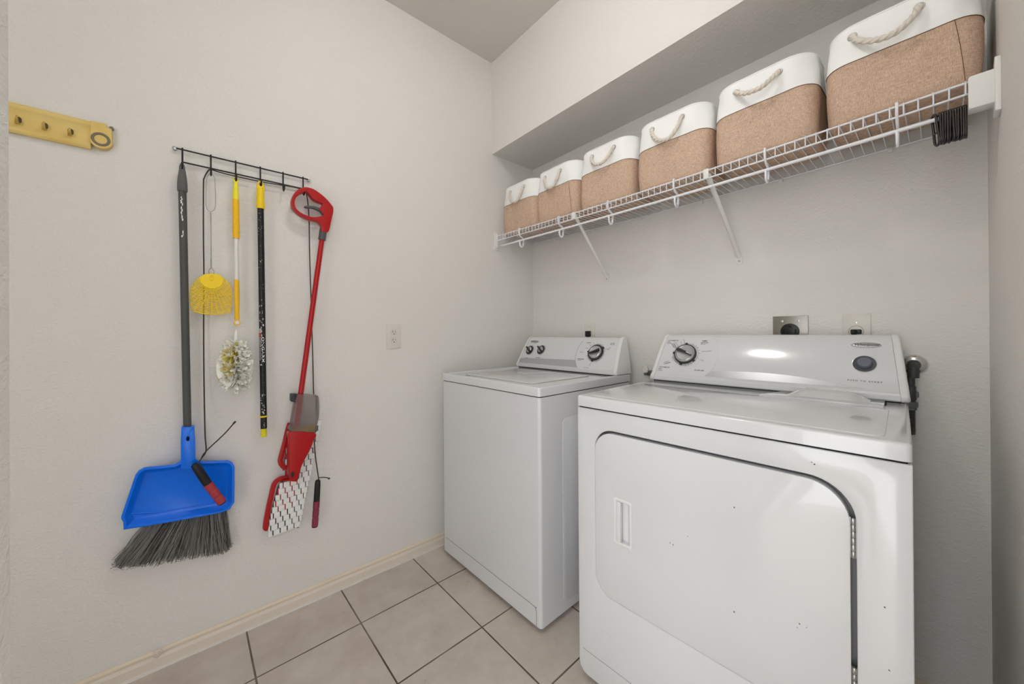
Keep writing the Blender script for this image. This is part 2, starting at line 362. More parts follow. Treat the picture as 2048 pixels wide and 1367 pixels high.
# outlines measured on the left wall: (y, z) in metres
D = {
    'broom_top': [(-0.0403, 1.6949), (-0.0393, 1.6727), (-0.039, 1.6454), (-0.0388, 1.5981)],
    'broom_pole': [(-0.0373, 1.5984), (-0.0298, 0.7971)],
    'broom_w': [(-0.0469, 1.5936), (-0.0277, 1.5983), (-0.0394, 0.8026), (-0.02, 0.7992), (-0.0512, 1.6173), (-0.0269, 1.6236)],
    'pan': [(-0.0445, 0.8005), (-0.0122, 0.7969), (-0.0102, 0.7456), (-0.0095, 0.6838), (0.0007, 0.675), (0.0203, 0.6699), (0.0779, 0.6589), (0.0901, 0.6493), (0.0964, 0.6321), (0.0958, 0.5672), (0.0952, 0.5046), (0.0884, 0.4955), (0.0824, 0.484), (0.053, 0.4795), (0.0, 0.4842), (-0.0623, 0.4903), (-0.1208, 0.4968), (-0.1783, 0.5043), (-0.1793, 0.5286), (-0.1834, 0.5401), (-0.1829, 0.5484), (-0.1754, 0.577), (-0.1645, 0.6204), (-0.1563, 0.6533), (-0.1522, 0.6679), (-0.1453, 0.6788), (-0.1342, 0.6851), (-0.1201, 0.6848), (-0.0914, 0.6809), (-0.0617, 0.6786), (-0.0501, 0.6828), (-0.0458, 0.6922), (-0.0462, 0.7528)],
    'pan_inner': [(-0.1145, 0.6441), (-0.0502, 0.6397), (0.0204, 0.6301), (0.0681, 0.6135), (0.0786, 0.5928), (0.0783, 0.5209), (0.0538, 0.515), (-0.0319, 0.5159), (-0.1077, 0.5239), (-0.1668, 0.5356), (-0.1501, 0.5818), (-0.1331, 0.633)],
    'pan_hole': [(-0.0283, 0.759)],
    'br_top': [(-0.142, 0.4952), (0.0781, 0.4805)],
    'br_tip': [(-0.2019, 0.408), (-0.1914, 0.3842), (-0.1508, 0.3708), (-0.1082, 0.3601), (-0.0482, 0.3505), (0.0159, 0.3358), (0.0705, 0.3285), (0.0846, 0.3476)],
    'sw': [(0.0348, 1.326), (0.015, 1.3204), (-0.0025, 1.3034), (-0.0178, 1.2767), (-0.0217, 1.2537), (-0.021, 1.2234), (-0.0181, 1.2007), (-0.0125, 1.1908), (0.0145, 1.1829), (0.0462, 1.1811), (0.0708, 1.1844), (0.0875, 1.1912), (0.091, 1.2234), (0.0912, 1.2716), (0.0837, 1.2978), (0.0672, 1.3149), (0.0549, 1.3243)],
    'sw_solid': [(0.0149, 1.2921), (0.0528, 1.2952), (0.0346, 1.2885), (0.0367, 1.3069)],
    'sw_loop': [(0.0341, 1.6821), (0.025, 1.6676), (0.0225, 1.6437), (0.0218, 1.566), (0.0336, 1.5468), (0.0469, 1.5674), (0.0464, 1.6499), (0.0441, 1.6728)],
    'sw_stem': [(0.0344, 1.5472), (0.0344, 1.4547), (0.0348, 1.3481)],
    'sw_fork': [(0.0348, 1.3483), (0.028, 1.3371), (0.0288, 1.3242), (0.0348, 1.3483), (0.0428, 1.3361), (0.042, 1.3255)],
    'du': [(0.1049, 1.6861), (0.1048, 1.6673), (0.1045, 1.6054), (0.1051, 1.5345), (0.1057, 1.4615), (0.107, 1.3853), (0.1067, 1.3083), (0.1056, 1.2399), (0.1057, 1.1701), (0.1069, 1.1432)],
    'du_w': [(0.0931, 1.6027), (0.1157, 1.608), (0.0999, 1.4112), (0.1149, 1.4132), (0.0971, 1.2502), (0.1142, 1.2512)],
    'du_fl': [(0.1018, 1.1188), (0.1001, 1.0949), (0.0997, 0.9994), (0.1042, 0.9312), (0.1152, 0.886)],
    'du_flw': [(0.052, 1.0024), (0.1482, 0.9962)],
    'bp': [(0.1796, 1.6869), (0.1794, 1.6478), (0.1791, 1.5921), (0.181, 1.5897), (0.1837, 1.131), (0.186, 0.7857), (0.1862, 0.7522), (0.186, 0.7209)],
    'bp_w': [(0.1638, 1.6302), (0.1941, 1.6374), (0.1693, 1.5317), (0.1927, 1.5361), (0.1757, 0.8019), (0.1982, 0.7985)],
    'bp_lab': [(0.171, 1.1309), (0.1845, 1.1018), (0.1726, 1.0999), (0.1844, 1.0622), (0.1724, 1.0606), (0.1807, 1.0104), (0.1863, 1.1059), (0.1945, 1.0013)],
    'mh_out': [(0.3241, 1.6999), (0.306, 1.6888), (0.2916, 1.6735), (0.2805, 1.6505), (0.2769, 1.6253), (0.2828, 1.6045), (0.3044, 1.5857), (0.3339, 1.5738), (0.3658, 1.5716), (0.3794, 1.5645), (0.3848, 1.5491), (0.3836, 1.5337), (0.4097, 1.5358), (0.4212, 1.5835), (0.43, 1.6317), (0.4215, 1.6516), (0.3965, 1.6766), (0.3648, 1.6963), (0.3435, 1.7018)],
    'mh_in': [(0.3256, 1.6819), (0.3033, 1.6652), (0.2905, 1.6429), (0.2889, 1.6221), (0.2954, 1.606), (0.3132, 1.5933), (0.3366, 1.5863), (0.3632, 1.5874), (0.3916, 1.601), (0.3851, 1.6143), (0.3759, 1.622), (0.3797, 1.6314), (0.3869, 1.6408), (0.3886, 1.6491), (0.3733, 1.6518), (0.3529, 1.6603), (0.336, 1.6802)],
    'mh_trig': [(0.3227, 1.6225), (0.3316, 1.6292), (0.3581, 1.6333), (0.3824, 1.6289), (0.3917, 1.6206), (0.3906, 1.6051), (0.3769, 1.6174), (0.3527, 1.6231), (0.3331, 1.62)],
    'm_collar': [(0.3969, 1.5391), (0.3945, 1.5094)],
    'm_pole': [(0.3939, 1.5111), (0.3053, 0.8677)],
    'm_w': [(0.379, 1.4965), (0.4033, 1.5004), (0.2968, 0.8943), (0.3168, 0.8922)],
    'm_clip': [(0.2724, 0.8752), (0.2953, 0.8726), (0.2951, 0.837), (0.2722, 0.8447)],
    'm_bot': [(0.2898, 0.8674), (0.2999, 0.8717), (0.358, 0.8616), (0.3656, 0.8511), (0.367, 0.7864), (0.3582, 0.7401), (0.353, 0.7125), (0.2653, 0.7332), (0.2694, 0.7553), (0.2775, 0.8091), (0.2837, 0.845)],
    'm_body': [(0.2634, 0.7345), (0.353, 0.7125), (0.3465, 0.6852), (0.3316, 0.6458), (0.3108, 0.6083), (0.3005, 0.5829), (0.2943, 0.5567), (0.2802, 0.5456), (0.2606, 0.5509), (0.2588, 0.5932), (0.2591, 0.6569), (0.2613, 0.702)],
    'm_rec': [(0.2712, 0.5797), (0.2711, 0.5557)],
    'm_pl1': [(0.2734, 0.7556), (0.2653, 0.7282), (0.2552, 0.6794), (0.2425, 0.6271), (0.2408, 0.6091), (0.2489, 0.5898), (0.2626, 0.5785)],
    'm_pl2': [(0.2664, 0.5391), (0.2429, 0.5423), (0.2274, 0.5373), (0.2178, 0.5218), (0.2081, 0.4773), (0.1966, 0.418), (0.1908, 0.3708), (0.1982, 0.3628)],
    'm_pad': [(0.2762, 0.7532), (0.3854, 0.7317), (0.3038, 0.3235), (0.1964, 0.3608)],
    'm_padr': [(0.3854, 0.7317), (0.3755, 0.679), (0.3621, 0.6188), (0.3489, 0.5449), (0.3359, 0.491), (0.3229, 0.4187), (0.3101, 0.3519), (0.3038, 0.3235)],
    'm_padl': [(0.2956, 0.7499), (0.2751, 0.6939), (0.259, 0.6509), (0.2549, 0.6058), (0.2626, 0.5762), (0.2664, 0.5336), (0.2428, 0.5262), (0.2311, 0.5067), (0.2175, 0.4518), (0.204, 0.3931), (0.1982, 0.3601)],
    'rp_l': [(0.0343, 1.6937), (0.0243, 1.682), (0.0175, 1.663), (0.0151, 1.6391), (0.0144, 1.4528), (0.015, 1.3185), (0.0139, 1.1833), (0.0135, 1.0768), (0.0137, 0.9608), (0.0147, 0.8446), (0.0157, 0.7629), (0.0178, 0.7109), (0.0072, 0.6914), (-0.0009, 0.6797)],
    'rp_tail': [(0.0056, 0.6896), (0.0169, 0.7083), (0.0678, 0.7564), (0.0996, 0.7932)],
    'rp_h1': [(-0.0128, 0.6763), (0.0213, 0.6), (0.0608, 0.5187)],
    'rp_t': [(0.0342, 1.692), (0.0646, 1.6953), (0.1065, 1.6936), (0.1866, 1.6942), (0.2582, 1.6987), (0.3036, 1.7003), (0.3269, 1.6913), (0.3374, 1.6729), (0.3449, 1.5903), (0.3469, 1.4461), (0.3513, 1.2656), (0.3545, 1.1176), (0.3579, 0.9769), (0.3605, 0.8587)],
    'rp_t2': [(0.3581, 0.7115), (0.361, 0.6109), (0.3713, 0.5175), (0.3691, 0.5062)],
    'rp_tail2': [(0.3691, 0.5157), (0.3908, 0.5133), (0.4107, 0.5055)],
    'rp_h2': [(0.3691, 0.5076), (0.3643, 0.4216), (0.3578, 0.3156)],
    'rail': [(-0.3933, 1.7616), (-0.2465, 1.7676), (-0.2435, 1.7687), (-0.2123, 1.7721), (-0.203, 1.7647), (-0.2063, 1.7083), (-0.2268, 1.6924), (-0.2565, 1.6917), (-0.3934, 1.688)],
    'rail_ring': [(-0.2271, 1.7214), (-0.2478, 1.7142), (-0.2052, 1.7289)],
    'rail_h': [(-0.383, 1.7262), (-0.3358, 1.7285), (-0.2876, 1.7259)],
}

# ================================================================== THE ROOM
def wall(name, *b):
    bm = new(); bx(bm, *b); return struct(name, bm, WALL)
T = 0.11
wall('wall_left', -A - T, -A, YF - T, B + T, -0.02, CZ + 0.02)
wall('wall_back', -A, XR + T, B, B + T, -0.02, CZ + 0.02)
wall('wall_right', XR, XR + T, WALL_END, B, -0.02, CZ + 0.02)
wall('wall_upper_boxing', -A, XR, SY, B, SZ, CZ)
wall('wall_front', -A, JX + 0.25, YF - T, YF, -0.02, CZ + 0.02)
bm = new(); bx(bm, JX, JX + 0.12, -0.85, JY, -0.02, CZ + 0.02, 0.004, 2)
struct('wall_doorway', bm, WALL)
bm = new(); bx(bm, -A, 1.6, YF - 0.9, B, -0.04, 0.0); struct('floor', bm, TILE)
bm = new(); bx(bm, -A, 1.6, YF - 0.9, B, CZ, CZ + 0.05); struct('ceiling', bm, CEIL)

# skirting boards: moulded profile (out from the wall, height)
BPROF = [(0, 0), (0.0125, 0), (0.0125, 0.004), (0.0115, 0.006), (0.0115, 0.034), (0.0095, 0.039), (0.0065, 0.043), (0.0062, 0.047), (0.0088, 0.0495), (0.0088, 0.0545), (0.0066, 0.0585), (0.0035, 0.061), (0, 0.061)]
def skirting(name, f, a, b):
    bm = new(); r0 = [bm.verts.new(f(a, d, z)) for d, z in BPROF]; r1 = [bm.verts.new(f(b, d, z)) for d, z in BPROF]
    for i in range(len(BPROF) - 1):
        fc = bm.faces.new((r0[i], r0[i + 1], r1[i + 1], r1[i]))
        if i >= 7: fc.material_index = 1
    bm.faces.new(r0); bm.faces.new(r1[::-1])
    struct(name, bm, ['trim_paint', 'trim_cream'])
skirting('baseboard_left', lambda t, d, z: (-A + d, t, z), YF, B)
skirting('baseboard_back', lambda t, d, z: (t, B - d, z), -A + 0.014, XR - 0.014)
skirting('baseboard_right', lambda t, d, z: (XR - d, t, z), WALL_END, B)
bm = new(); fl = [( -A + 0.0125, YF), (-A + 0.0185, YF), (-A + 0.0185, B), (-A + 0.0125, B)]
for x0, y0, x1, y1 in ((-A + 0.0120, YF, -A + 0.0175, B - 0.014),): bx(bm, x0, x1, y0, y1, 0.0, 0.0035)
struct('trim_1', bm, 'bracket_white')

# round door-stop plate on the skirting board
bm = new(); m4 = basis((-A + 0.0095, -0.107, 0.053), (0, 1, 0), (0, 0, 1), (1, 0, 0))
lathe(bm, [(0.0, 0.009), (0.0022, 0.009), (0.003, 0.006), (0.0045, 0.0055), (0.0052, 0.0075), (0.0068, 0.0075), (0.0075, 0.005), (0.009, 0.0055), (0.0115, 0.004), (0.012, -0.002)], m4, 28)
single('door_stop_base', bm, 'trim_paint', 'small round ridged metal plate screwed to the left baseboard near the floor', 'door stop', base=(-A + 0.0095, -0.107, 0.053))

# ceiling lamp (above the frame; the room's own light)
t = thing('ceiling_lamp', 'round flush ceiling lamp with frosted dome above the laundry room', 'ceiling lamp', LAMP_XYZ)
bm = new(); lathe(bm, [(0, -0.001), (LAMP_R + 0.02, -0.001), (LAMP_R + 0.022, -0.014), (LAMP_R + 0.008, -0.02), (0, -0.02)], Matrix.Identity(4), 40); link('base', bm, 'bracket_white', t)
bm = new(); lathe(bm, [(LAMP_R * math.cos(a), -0.021 - 0.07 * math.sin(a)) for a in [k * PI / 2 / 10 for k in range(10)]] + [(0, -0.091)], Matrix.Identity(4), 40); link('glass_dome', bm, 'lamp_glass', t)

# ------------------------------------------------------------------ sockets
def wall_plate(bm, w, h, d, bev=0.002): bx(bm, -w / 2, w / 2, -h / 2, h / 2, 0, d, bev, 2)
def socket_thing(name, label, cat, org, xdir, ydir=(0, 0, 1)):
    """returns the empty and a function that turns a flat mesh (u right, v up, w out) into the wall"""
    t = thing(name, label, cat, org)
    z = Vector(xdir).cross(Vector(ydir)); m4 = basis((0, 0, 0), xdir, ydir, z)
    def put(nm, bm, m, parent=None, lab=None):
        bm.transform(m4); return link(nm, bm, m, parent or t, label=lab)
    return t, put
def duplex_face(put, cy, parent=None):
    bm = new(); o = [(x, y) for x, y in ellipse(0, cy, 0.0172, 0.0172, 36)]
    o = [(x, max(cy - 0.0142, min(cy + 0.0142, y))) for x, y in o]
    plate(bm, o, None, lambda u, v: (u, v, 0.004), lambda u, v: (u, v, 0.0065), 0.0006, 1)
    f = put('receptacle', bm, 'socket_white')
    bm = new()
    bx(bm, -0.0072, -0.0052, cy - 0.001, cy + 0.0075, 0.006, 0.0069); bx(bm, 0.0052, 0.0068, cy - 0.0002, cy + 0.0068, 0.006, 0.0069)
    plate(bm, ellipse(0, cy - 0.0075, 0.0025, 0.0025, 14), None, lambda u, v: (u, v, 0.006), lambda u, v: (u, v, 0.0069))
    s = put('slot', bm, 'gap_black', f); s.parent = f
    return f
# duplex outlet on the left wall: u runs along +y
t, put = socket_thing('wall_outlet', 'white duplex outlet with two empty receptacles on the left wall', 'outlet', (-A, 0.7071, 1.0950), (0, 1, 0))
bm = new(); wall_plate(bm, 0.070, 0.1145, 0.0055); put('cover_plate', bm, 'outlet_white')
duplex_face(put, 0.0195); duplex_face(put, -0.0195)
bm = new(); lathe(bm, [(0.0028, 0.005), (0.0028, 0.0066), (0, 0.007)], Matrix.Identity(4), 14); put('screw', bm, 'socket_white')
# back wall outlets: u runs along +x, out of the wall is -y
t, put = socket_thing('wall_outlet', 'white wall outlet above the washer with a black plug in it', 'outlet', (-1.2700, B, 1.1030), (1, 0, 0))
bm = new(); wall_plate(bm, 0.070, 0.1145, 0.0055); put('cover_plate', bm, 'outlet_white')
bm = new(); lathe(bm, [(0.0028, 0.005), (0.0028, 0.0066), (0, 0.007)], Matrix.Translation((0, 0.036, 0)), 14); put('screw', bm, 'steel')
duplex_face(put, 0.0)
def plug(bm):
    bx(bm, -0.0145, 0.0145, -0.019, 0.013, 0.0070, 0.026, 0.004, 2)
    tube(bm, [(0, -0.015, 0.016), (0, -0.030, 0.018), (0.001, -0.05, 0.018)], [0.008, 0.0065, 0.005], 12)
    tube(bm, smooth_path([(0.001, -0.045, 0.018), (0.0, -0.09, 0.016), (0.01, -0.2, 0.014), (0.02, -0.5, 0.012)]), 0.0042, 8)
bm = new(); plug(bm); bm.transform(basis((0, 0, 0), (1, 0, 0), (0, 0, 1), (0, -1, 0)))
single('power_plug', bm, 'black_plastic', 'black power plug in the outlet above the washer', 'plug').location = (-1.2710, B, 1.1020)
t, put = socket_thing('dryer_outlet', 'square brushed metal outlet plate with a round black four-slot socket above the dryer', 'outlet', (-0.3568, B, 1.1080), (1, 0, 0))
bm = new(); wall_plate(bm, 0.1065, 0.1120, 0.004, 0.0012); put('cover_plate', bm, 'brushed_plate')
bm = new(); lathe(bm, [(0.0285, 0.003), (0.0285, 0.0078), (0.0265, 0.0088), (0, 0.0088)], Matrix.Identity(4), 40); s = put('socket', bm, 'black_plastic')
bm = new()
for b in ((-0.0195, -0.0155, -0.008, 0.008), (0.0155, 0.0195, -0.008, 0.008), (-0.0045, 0.0045, 0.0145, 0.021), (-0.0035, 0.0035, -0.021, -0.015)): bx(bm, *b, 0.0086, 0.0094)
put('slot', bm, 'gap_black', s)
for sx in (-0.024, 0.0245):
    bm = new(); lathe(bm, [(0.0042, 0.004), (0.004, 0.0056), (0, 0.0064)], Matrix.Translation((sx, 0.0415 - 0.004, 0)), 16); put('screw', bm, 'steel')
t, put = socket_thing('wall_outlet', 'white wall outlet with round socket above the dryer, right of the metal plate', 'outlet', (-0.1778, B, 1.1065), (1, 0, 0))
bm = new(); wall_plate(bm, 0.070, 0.1145, 0.0055); put('cover_plate', bm, 'outlet_white')
bm = new(); lathe(bm, [(0.0185, 0.0045), (0.0185, 0.0058), (0.0172, 0.0062), (0.0172, 0.0050), (0, 0.0050)], Matrix.Identity(4), 36); put('receptacle', bm, 'socket_white')
bm = new(); lathe(bm, [(0.0192, 0.0050), (0.0192, 0.0057), (0.0180, 0.0057), (0.018, 0.0050)], Matrix.Identity(4), 36); put('socket_ring', bm, 'gap_black')
bm = new(); lathe(bm, [(0.0028, 0.005), (0.0028, 0.0066), (0, 0.007)], Matrix.Translation((0, 0.029, 0)), 14); put('screw', bm, 'steel')
bm = new(); bx(bm, -0.013, 0.014, -0.009, 0.007, 0.006, 0.015, 0.003, 2)
tube(bm, [(-0.003, 0.0, 0.013), (-0.004, -0.005, 0.018), (-0.004, -0.014, 0.0185)], [0.0085, 0.008, 0.0055], 14)
tube(bm, smooth_path([(-0.004, -0.012, 0.0180), (-0.004, -0.05, 0.012), (-0.01, -0.2, 0.008), (-0.01, -0.5, 0.008)]), 0.0042, 8)
bm.transform(basis((0, 0, 0), (1, 0, 0), (0, 0, 1), (0, -1, 0)))
single('power_plug', bm, 'black_plastic', 'black power plug in the outlet above the dryer', 'plug').location = (-0.1778, B, 1.1065)

# ------------------------------------------------------------------ gas valve at the right of the dryer, cream valve at its left
t = thing('gas_valve', 'dark pipe and valve dropping from a chrome wall flange behind the dryer', 'valve', (-0.0490, B, 1.0055))
out = basis((0, 0, 0), (1, 0, 0), (0, 0, 1), (0, -1, 0))
bm = new(); lathe(bm, [(0.031, 0.0), (0.0305, 0.003), (0.027, 0.008), (0.020, 0.012), (0.012, 0.0135), (0.012, 0.0)], out, 40); link('wall_flange', bm, 'chrome', t)
bm = new(); tube(bm, smooth_path([(0, -0.002, 0), (0, -0.02, 0), (0.0, -0.034, -0.006), (0, -0.040, -0.022), (0, -0.040, -0.036)], 5), 0.0125, 18)
tube(bm, [(0, -0.040, -0.014), (0, -0.040, -0.020)], 0.0145, 18); tube(bm, [(0, -0.014, 0), (0, -0.021, 0)], 0.0155, 18); link('elbow', bm, 'valve_dark', t)
bm = new(); m4 = Matrix.Translation((-0.006, -0.040, 0))
lathe(bm, [(0, -0.034), (0.0095, -0.034), (0.0095, -0.060), (0.0115, -0.062), (0.0115, -0.072), (0.0125, -0.078), (0.0125, -0.100), (0.0105, -0.104), (0.0105, -0.110), (0, -0.110)], m4, 14); link('valve_body', bm, 'valve_dark', t)
bm = new(); bx(bm, 0.003, 0.011, -0.046, -0.034, -0.094, -0.078, 0.002); link('valve_lever', bm, 'valve_grey', t)
bm = new(); lathe(bm, [(0, -0.108), (0.0145, -0.108), (0.0155, -0.111), (0.0155, -0.121), (0.0145, -0.124), (0.0125, -0.125), (0.0125, -0.132), (0, -0.132)], m4, 6); link('nut', bm, 'valve_grey', t)
bm = new(); pr = []
for k in range(17): pr += [(0.0105, -0.130 - k * 0.0045), (0.0088, -0.1322 - k * 0.0045)]
lathe(bm, [(0, -0.129)] + pr + [(0, -0.207)], m4, 16); link('ribbed_connector', bm, 'valve_dark', t)
t = thing('water_valve', 'small cream valve handle on a grey fitting behind the dryer, left of its console', 'valve', (-0.905, B, 0.925))
bm = new(); lathe(bm, [(0, 0.0), (0.012, 0.0), (0.012, 0.03), (0.009, 0.03), (0.009, 0.055), (0, 0.055)], out @ Matrix.Translation((0, -0.012, 0)), 16); link('fitting', bm, 'valve_grey', t)
bm = new(); lathe(bm, [(0, 0.050), (0.015, 0.050), (0.017, 0.054), (0.017, 0.060), (0.013, 0.064), (0, 0.064)], out @ Matrix.Translation((0.0, 0.006, 0)), 7); link('handle', bm, 'outlet_white', t)

# ================================================================== WASHER AND DRYER
def console(root, x0, x1, prof, taper, seam, side_label=None):
    """sloping control console: body between the end caps, and the two rounded end caps"""
    zb = prof[0][1]; zt = max(z for y, z in prof)
    ins = lambda z: taper * max(0, min(1, (z - zb) / (zt - zb)))
    def loft(bm, fa, fb):
        ra = [bm.verts.new(fa(y, z)) for y, z in prof]; rb = [bm.verts.new(fb(y, z)) for y, z in prof]; n = len(prof)
        fs = [bm.faces.new((ra[i], ra[(i + 1) % n], rb[(i + 1) % n], rb[i])) for i in range(n)]
        c0 = bm.faces.new(ra[::-1]); c1 = bm.faces.new(rb); return c0, c1
    bm = new(); loft(bm, lambda y, z: (x0 + seam + ins(z) + 0.0006, y, z), lambda y, z: (x1 - seam - ins(z) - 0.0006, y, z))
    body = link('console', bm, 'console_white', root, smooth=25)
    for s in (-1, 1):
        bm = new(); o = (x0 if s < 0 else x1)
        g = lambda y, z: (y - (0.0012 if y < 0.62 else 0), z + (0.0008 if z > zb + 0.05 else 0))
        c0, c1 = loft(bm, lambda y, z: (o - s * ins(z), *g(y, z)), lambda y, z: (o - s * (seam + ins(z)), *g(y, z)))
        bmesh.ops.recalc_face_normals(bm, faces=bm.faces)
        es = [e for e in c0.edges]
        bmesh.ops.bevel(bm, geom=es, offset=0.007, segments=4, affect='EDGES', profile=0.5, clamp_overlap=True)
        link('end_cap', bm, 'appliance_plastic', root, smooth=50)
    return body
def face_map(p, d):
    dd = d
    """coordinates on the sloping console face: u along x, s up the slope, h out of it"""
    d = Vector((0, d[0], d[1])).normalized(); n = Vector((0, -d.z, d.y))
    L = math.hypot(*dd); bl = lambda s: bow(s, L)
    def mt(u, s, h=0.0):
        t = (d + n * ((bow(s + 1e-4, L) - bow(s, L)) / 1e-4)).normalized(); q = Vector((0, -t.z, t.y))
        return basis(Vector((u, p[0], p[1])) + d * s + n * (h + bl(s)), (1, 0, 0), t, q)
    return (lambda u, s, h=0.0: Vector((u, p[0], p[1])) + d * s + n * (h + bl(s))), mt
BULGE, BAND = 0.0030, 0.031
def bow(s, L):
    """height of the console face over its chord: flat lower band, then a soft convex sweep"""
    t = max(0, min(1, (s - BAND) / (L - BAND))); return BULGE * 4 * t * (1 - t)
def bowed(a, b, k=9):
    """profile points between a and b, slightly convex"""
    L = math.hypot(b[0] - a[0], b[1] - a[1]); ny, nz = -(b[1] - a[1]) / L, (b[0] - a[0]) / L
    S = [0.0] + [BAND + (L - BAND) * i / k for i in range(k + 1)]
    return [(a[0] + (b[0] - a[0]) * s / L + ny * bow(s, L), a[1] + (b[1] - a[1]) * s / L + nz * bow(s, L)) for s in S]

def dial(root, FM, u, s, r, rc, ang, tabs, pointer):
    m4 = FM(u, s, 0)
    k = []
    bm = new(); lathe(bm, [(r * 1.16, 0.0002), (r * 1.16, 0.0012), (r, 0.0014)], m4, 48); kn = link('dial', bm, 'faint_ink' if False else 'knob_silver', root)
    bm = new(); lathe(bm, [(r, 0.0004), (r, 0.006), (r * 0.985, 0.0075), (rc * 1.01, 0.0075), (rc * 1.01, 0.002)], m4, 56)
    for a in tabs:
        q = vs = bx(bm, -0.004, 0.004, -0.0045, 0.0045, 0.0005, 0.007, 0.0008, 1)
        bmesh.ops.transform(bm, matrix=m4 @ Matrix.Rotation(math.radians(a), 4, 'Z') @ Matrix.Translation((r + 0.003, 0, 0)) @ Matrix.Translation((0, 0, -0.0)), verts=vs)
    link('dial_ring', bm, 'dark_plastic', kn)
    bm = new(); lathe(bm, [(rc, 0.002), (rc, 0.010), (rc * 0.96, 0.013), (rc * 0.86, 0.0155), (rc * 0.80, 0.0135), (rc * 0.5, 0.0125), (0, 0.0122)], m4, 56)
    link('dial_face', bm, 'knob_silver', kn)
    bm = new(); n = 14; o = []
    for i in range(n + 1): q = -1 + 2 * i / n; o.append((q * rc * 0.86, 0.0052 * (1 - 0.72 * ((q + 1) / 2) ** 1.5) + 0.003 * math.cos(q * 1.3)))
    for i in range(n, -1, -1): q = -1 + 2 * i / n; o.append((q * rc * 0.86, -0.0052 * (1 - 0.72 * ((q + 1) / 2) ** 1.5) + 0.003 * math.cos(q * 1.3)))
    R = m4 @ Matrix.Rotation(math.radians(ang), 4, 'Z')
    plate(bm, o, None, lambda a, b: R @ Vector((a, b, 0.012)), lambda a, b: R @ Vector((a, b, 0.026)), 0.0015, 2)
    g = link('grip', bm, 'dark_plastic', kn)
    if pointer:
        bm = new(); plate(bm, [(rc * 0.30, 0.0044), (rc * 0.84, 0.0022), (rc * 0.84, 0.0008), (rc * 0.30, 0.0014)], None, lambda a, b: R @ Vector((a, b, 0.0258)), lambda a, b: R @ Vector((a, b, 0.0265)))
        link('pointer_mark', bm, 'print_white', kn)
    return kn
def small_knob(root, FM, u, s, ang, k=1.0):
    m4 = FM(u, s, 0) @ Matrix.Diagonal((k, k, 1.1, 1)); R = m4 @ Matrix.Rotation(math.radians(ang), 4, 'Z')
    bm = new(); lathe(bm, [(0.0265, 0.0002), (0.0262, 0.002), (0.024, 0.003), (0.0, 0.003)], m4, 40); kn = link('knob', bm, 'knob_silver', root)
    bm = new(); lathe(bm, [(0.0232, 0.003), (0.0232, 0.006), (0.0165, 0.0075), (0.0165, 0.004)], m4, 40); link('knob_ring', bm, 'dark_plastic', kn)
    bm = new(); lathe(bm, [(0.0160, 0.003), (0.0158, 0.010), (0.0135, 0.012), (0, 0.0125)], m4, 36); link('knob_cap', bm, 'knob_silver', kn)
    bm = new(); plate(bm, rrect(-0.0215, 0.0175, -0.0042, 0.0042, 0.003), None, lambda a, b: R @ Vector((a, b, 0.010)), lambda a, b: R @ Vector((a, b, 0.024)), 0.001, 2); link('knob_grip', bm, 'dark_plastic', kn)
def badge(root, FM, u, s, rx, ry):
    m4 = FM(u, s, 0)
    bm = new(); n = 40
    prof = [(1.0, 0.0002), (0.985, 0.0016), (0.93, 0.0024), (0.6, 0.003), (0, 0.0032)]
    lathe(bm, prof, m4 @ Matrix.Diagonal((rx, ry, 1, 1)), n); b = link('badge', bm, 'knob_silver', root)
    bm = new(); text(bm, 'Whirlpool', ry * 1.05, m4 @ Matrix.Translation((0, -0.0004, 0.0032)), align='CENTER', shear=0.28, squeeze=1.35, bold=0.0001); link('badge_lettering', bm, 'ink', b)
def stripe(root, P, us, lo, hi, n=6):
    bm = new(); g = [[bm.verts.new(P(u, lo(u) + (hi(u) - lo(u)) * j / n, 0.0005)) for j in range(n + 1)] for u in us]
    for i in range(len(us) - 1):
        for j in range(n): bm.faces.new((g[i][j], g[i + 1][j], g[i + 1][j + 1], g[i][j + 1]))
    link('silver_stripe', bm, 'silver_band', root, smooth=60)
def arc_ring(bm, FM, u, s, r, a0, a1, w=0.0008, h=0.0004, n=40):
    P = [FM(u, s, h) @ Vector((r * math.cos(math.radians(a0 + (a1 - a0) * k / n)), r * math.sin(math.radians(a0 + (a1 - a0) * k / n)), 0)) for k in range(n + 1)]
    tube(bm, P, w, 5)
def ticks(root, FM, u, s, r0, r1, angs, w=0.0005):
    for a in angs:
        q = a if isinstance(a, tuple) else (a, r1)
        bm = new(); vs = bx(bm, 0, 1, -0.5, 0.5, 0, 1)
        bmesh.ops.transform(bm, matrix=FM(u, s, 0.0001) @ Matrix.Rotation(math.radians(q[0]), 4, 'Z') @ Matrix.Translation((r0, 0, 0)) @ Matrix.Diagonal((q[1] - r0, w * 2, 0.0004, 1)), verts=vs)
        link('dial_mark', bm, 'ink', root, smooth=0)
def txt(root, FM, body, u, s, size, ang=0, align='LEFT', squeeze=1.1, bold=0.00006):
    bm = new(); text(bm, body, size, FM(u, s, 0.0004) @ Matrix.Rotation(math.radians(ang), 4, 'Z'), align=align, squeeze=squeeze, bold=bold, depth=0.0002)
    link('printed_word', bm, 'ink', root, smooth=0)

def feet(root, pts, h):
    for x, y in pts:
        bm = new(); lathe(bm, [(0, 0), (0.018, 0), (0.019, 0.006), (0.012, 0.010), (0.007, 0.011), (0.007, h + 0.012), (0, h + 0.012)], Matrix.Translation((x, y, 0)), 18); link('foot', bm, 'black_plastic', root)

